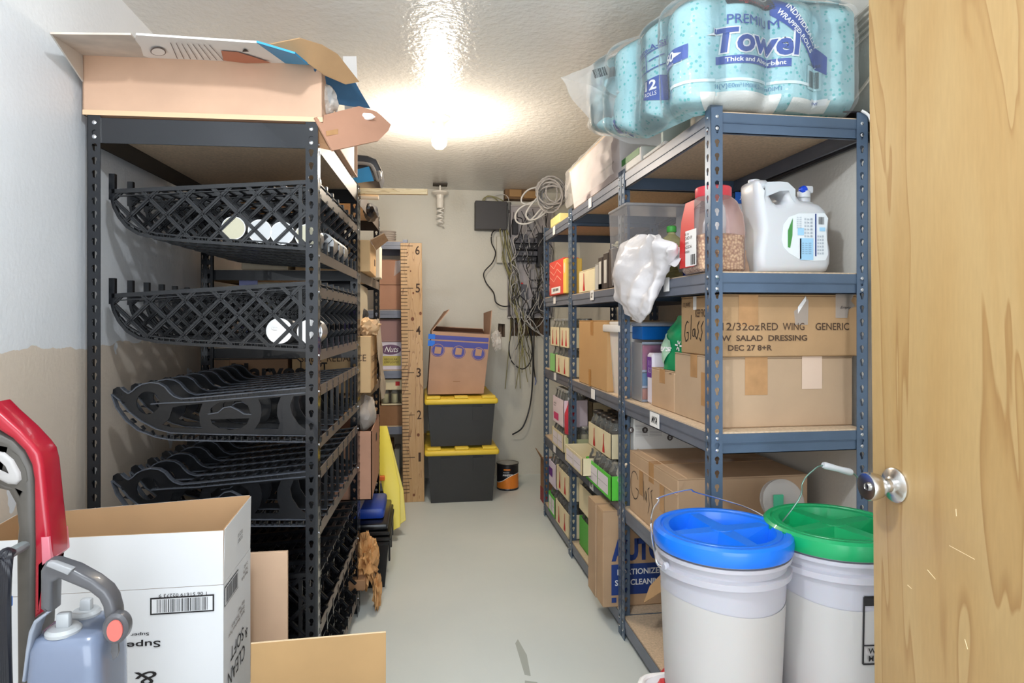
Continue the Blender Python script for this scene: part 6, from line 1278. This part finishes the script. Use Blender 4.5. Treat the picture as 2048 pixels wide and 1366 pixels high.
a, b = at(503,1286,Y=1.395), at(772,1263,Y=1.40); TI = mat('olive_kraft',(166,134,92),.8,var=.04)
zf_ = .375
for w_ in ((a.x,b.x,1.385,1.389),(a.x,a.x+.004,1.06,1.389),(b.x-.004,b.x,1.06,1.389),(a.x,b.x,1.06,1.064)): part('side', box(BM(), *w_, .001, zf_), TI, t)
part('bottom', box(BM(), a.x, b.x, 1.06, 1.389, .001, .006), TI, t)
part('back_flap', card(BM(), [(a.x,1.387,zf_),(b.x,1.387,zf_),(b.x,1.397,b.z),(a.x,1.392,a.z)], .004), TI, t)
part('flap_edge', bar(BM(), (a.x,1.392,a.z), (b.x,1.397,b.z), .0042, .0022), mat('pale_torn_edge',(214,190,156),.8), t)
part('left_flap', card(BM(), [(a.x,1.06,zf_),(a.x,1.38,zf_),(a.x-.01,1.38,zf_-.12),(a.x-.01,1.06,zf_-.12)], .004), TI, t); part('right_flap', card(BM(), [(b.x,1.06,zf_),(b.x,1.38,zf_),(b.x+.03,1.38,zf_-.12),(b.x+.03,1.06,zf_-.12)], .004), TI, t)
# ---- upright carpet cleaner
t = thing('carpet_cleaner', 'upright red and grey carpet cleaner with grey translucent tank', 'carpet cleaner', (-.68,1.24,0))
YV = 1.20
def vp(L, Y=YV): return [(at(u, v, Y=Y).x, at(u, v, Y=Y).z) for u, v in L]
def MY(Y): return Matrix(((1,0,0,0),(0,0,-1,Y),(0,1,0,0),(0,0,0,1)))
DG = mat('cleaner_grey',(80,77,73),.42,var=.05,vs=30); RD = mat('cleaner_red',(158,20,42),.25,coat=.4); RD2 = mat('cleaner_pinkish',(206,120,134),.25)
part('column', plate([vp([(-20,858),(0,868),(25,880),(48,905),(62,935),(66,985),(68,1090),(66,1200),(66,1240),(60,1366),(58,1500),(20,1500),(28,1366),(26,1100),(30,1060),(24,1010),(10,985),(-20,978)]), vp([(-10,905),(6,908),(24,922),(36,945),(38,958),(30,966),(16,964),(4,956),(-10,950)])], .075, .012, MY(YV+.04), res=3), DG, t)
part('grip_insert', plate([vp([(-12,902),(8,905),(26,920),(40,945),(42,960),(32,970),(16,969),(0,961),(-12,955)]), vp([(-12,912),(6,915),(20,928),(28,946),(22,956),(10,950),(-12,940)])], .05, .006, MY(YV+.022)), mat('soft_grey_grip',(168,166,166),.4), t)
part('red_spine', plate([vp([(-20,806),(0,826),(40,862),(66,890),(78,906),(84,930),(92,1010),(100,1080),(102,1120),(84,1136),(86,1190),(84,1226),(66,1240),(67,1100),(65,960),(60,930),(46,902),(22,878),(-20,852)])], .06, .008, MY(YV+.03), res=3), RD, t)
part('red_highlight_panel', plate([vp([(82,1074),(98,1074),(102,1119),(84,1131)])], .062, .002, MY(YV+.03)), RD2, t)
CK = mat('cord_black',(26,28,36),.4)
for k in range(6):
    uo = -6+k*4.2; P = [at(26-k*2,1104+k*2,Y=1.15), at(10+k*2,1102+k,Y=1.13), at(uo+2,1125+k*4,Y=1.12), at(uo,1200,Y=1.12), at(uo+1,1300,Y=1.12), at(uo+4,1400,Y=1.13), at(uo+8,1520,Y=1.14)]
    part('power_cord', tube(BM(), smoothpath(P, 6), .0052, 8), CK, t)
part('cord_hook', box(BM(), at(4,0,Y=1.16).x, at(28,0,Y=1.16).x, 1.13, 1.22, at(20,1122,Y=1.15).z, at(20,1104,Y=1.15).z, .006, 2), mat('hook_grey',(120,128,130),.4), t)
part('blue_clip', box(BM(), at(22,0,Y=1.13).x, at(27,0,Y=1.13).x, 1.12, 1.13, at(20,1212,Y=1.13).z, at(20,1190,Y=1.13).z, .002), mat('cobalt_clip',(20,100,190),.4), t)
part('foot', box(BM(), -.80, -.55, 1.08, 1.36, .002, .12, .03, 3), DG, t); part('lower_housing', box(BM(), -.78, -.57, 1.12, 1.33, .12, .34, .03, 3), DG, t)
TANK = mat('tank_smoke',(116,128,152),.18,coat=.4,alpha=.9); TANKB = mat('tank_blue_glow',(84,100,134),.25,coat=.3)
tk = at(150,1232,Y=1.16)
def tsq(cx_, cy_, rx_, ry_, z, p=.35, n=40): return [Vector((cx_+math.copysign(abs(math.cos(2*pi*k/n))**p, math.cos(2*pi*k/n))*rx_, cy_+math.copysign(abs(math.sin(2*pi*k/n))**p, math.sin(2*pi*k/n))*ry_, z)) for k in range(n)]
xl, xr = -.614, -.503; xc = (xl+xr)/2; hw = (xr-xl)/2; zt_ = .752
YT = 1.142
part('tank', rings(BM(), [tsq(xc,YT,hw*1.06,.062,.34), tsq(xc,YT,hw*1.05,.062,.48), tsq(xc,YT,hw*1.0,.060,zt_-.06), tsq(xc,YT,hw*.97,.058,zt_-.018,.42), tsq(xc,YT,hw*.90,.052,zt_-.003,.5), tsq(xc,YT,hw*.78,.045,zt_,.55)]), TANK, t, ang=50)
part('tank_insert', box(BM(), xc-hw*.70, xc+hw*.45, YT-.0645, YT-.055, .36, zt_-.075, .012, 2), TANKB, t)
part('tank_window', box(BM(), xc+hw*.55, xc+hw*.85, YT-.064, YT-.055, .36, zt_-.10, .006, 2), mat('tank_pale',(150,158,172),.25), t)
part('tank_edge', plate([vp([(42,1366),(50,1300),(56,1265),(66,1243),(92,1225),(98,1226),(72,1248),(64,1270),(56,1310),(48,1366)],1.09)], .03, .003, MY(1.105)), mat('tank_rim',(140,148,162),.25), t)
for (u, v, Yc_, s) in ((127,1243,1.115,.9), (172,1214,1.175,.8)):
    p = at(u, v, Y=Yc_); z_ = zt_-.001
    part('tank_cap', lathe(BM(), [(.028*s,0),(.0285*s,.005),(.024*s,.010),(.0004,.010)], (p.x,Yc_,z_), 30), mat('cap_grey',(170,174,178),.35), t); part('cap_tab', box(BM(), p.x-.011*s, p.x+.012*s, Yc_-.006, Yc_+.008, z_+.008, z_+.036*s, .004, 2), mat('cap_grey',(170,174,178),.35), t)
HG = mat('handle_grey',(84,85,90),.32,coat=.2)
part('carry_handle', plate([vp([(84,1140),(94,1122),(108,1122),(150,1136),(190,1158),(216,1178),(228,1196),(235,1222),(236,1236),(222,1244),(212,1240),(208,1212),(200,1196),(180,1180),(122,1156),(108,1162),(106,1222),(98,1226),(84,1216)],1.10)], .034, .006, MY(1.11), res=3), HG, t, ang=60)
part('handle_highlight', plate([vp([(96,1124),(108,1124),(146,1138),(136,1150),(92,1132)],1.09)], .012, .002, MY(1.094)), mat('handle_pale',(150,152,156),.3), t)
pp = at(236,1255,Y=1.09); part('pivot', lathe(BM(), [(.017,-.012),(.0195,-.006),(.0195,.008),(.016,.012)], (pp.x-.002,1.094,pp.z), 28, Matrix.Rotation(pi/2,4,'X') @ Matrix.Scale(1.25,4,(0,1,0))), HG, t)
part('pivot_button', lathe(BM(), [(.0115,0),(.0115,.003),(.0004,.003)], (pp.x,1.081,pp.z), 28, Matrix.Rotation(pi/2,4,'X') @ Matrix.Scale(1.45,4,(0,1,0))), mat('coral_button',(206,104,96),.4), t)
part('latch', plate([vp([(226,1280),(238,1282),(240,1300),(236,1312),(228,1318),(224,1300)],1.09)], .006, .001, MY(1.088)), HG, t)
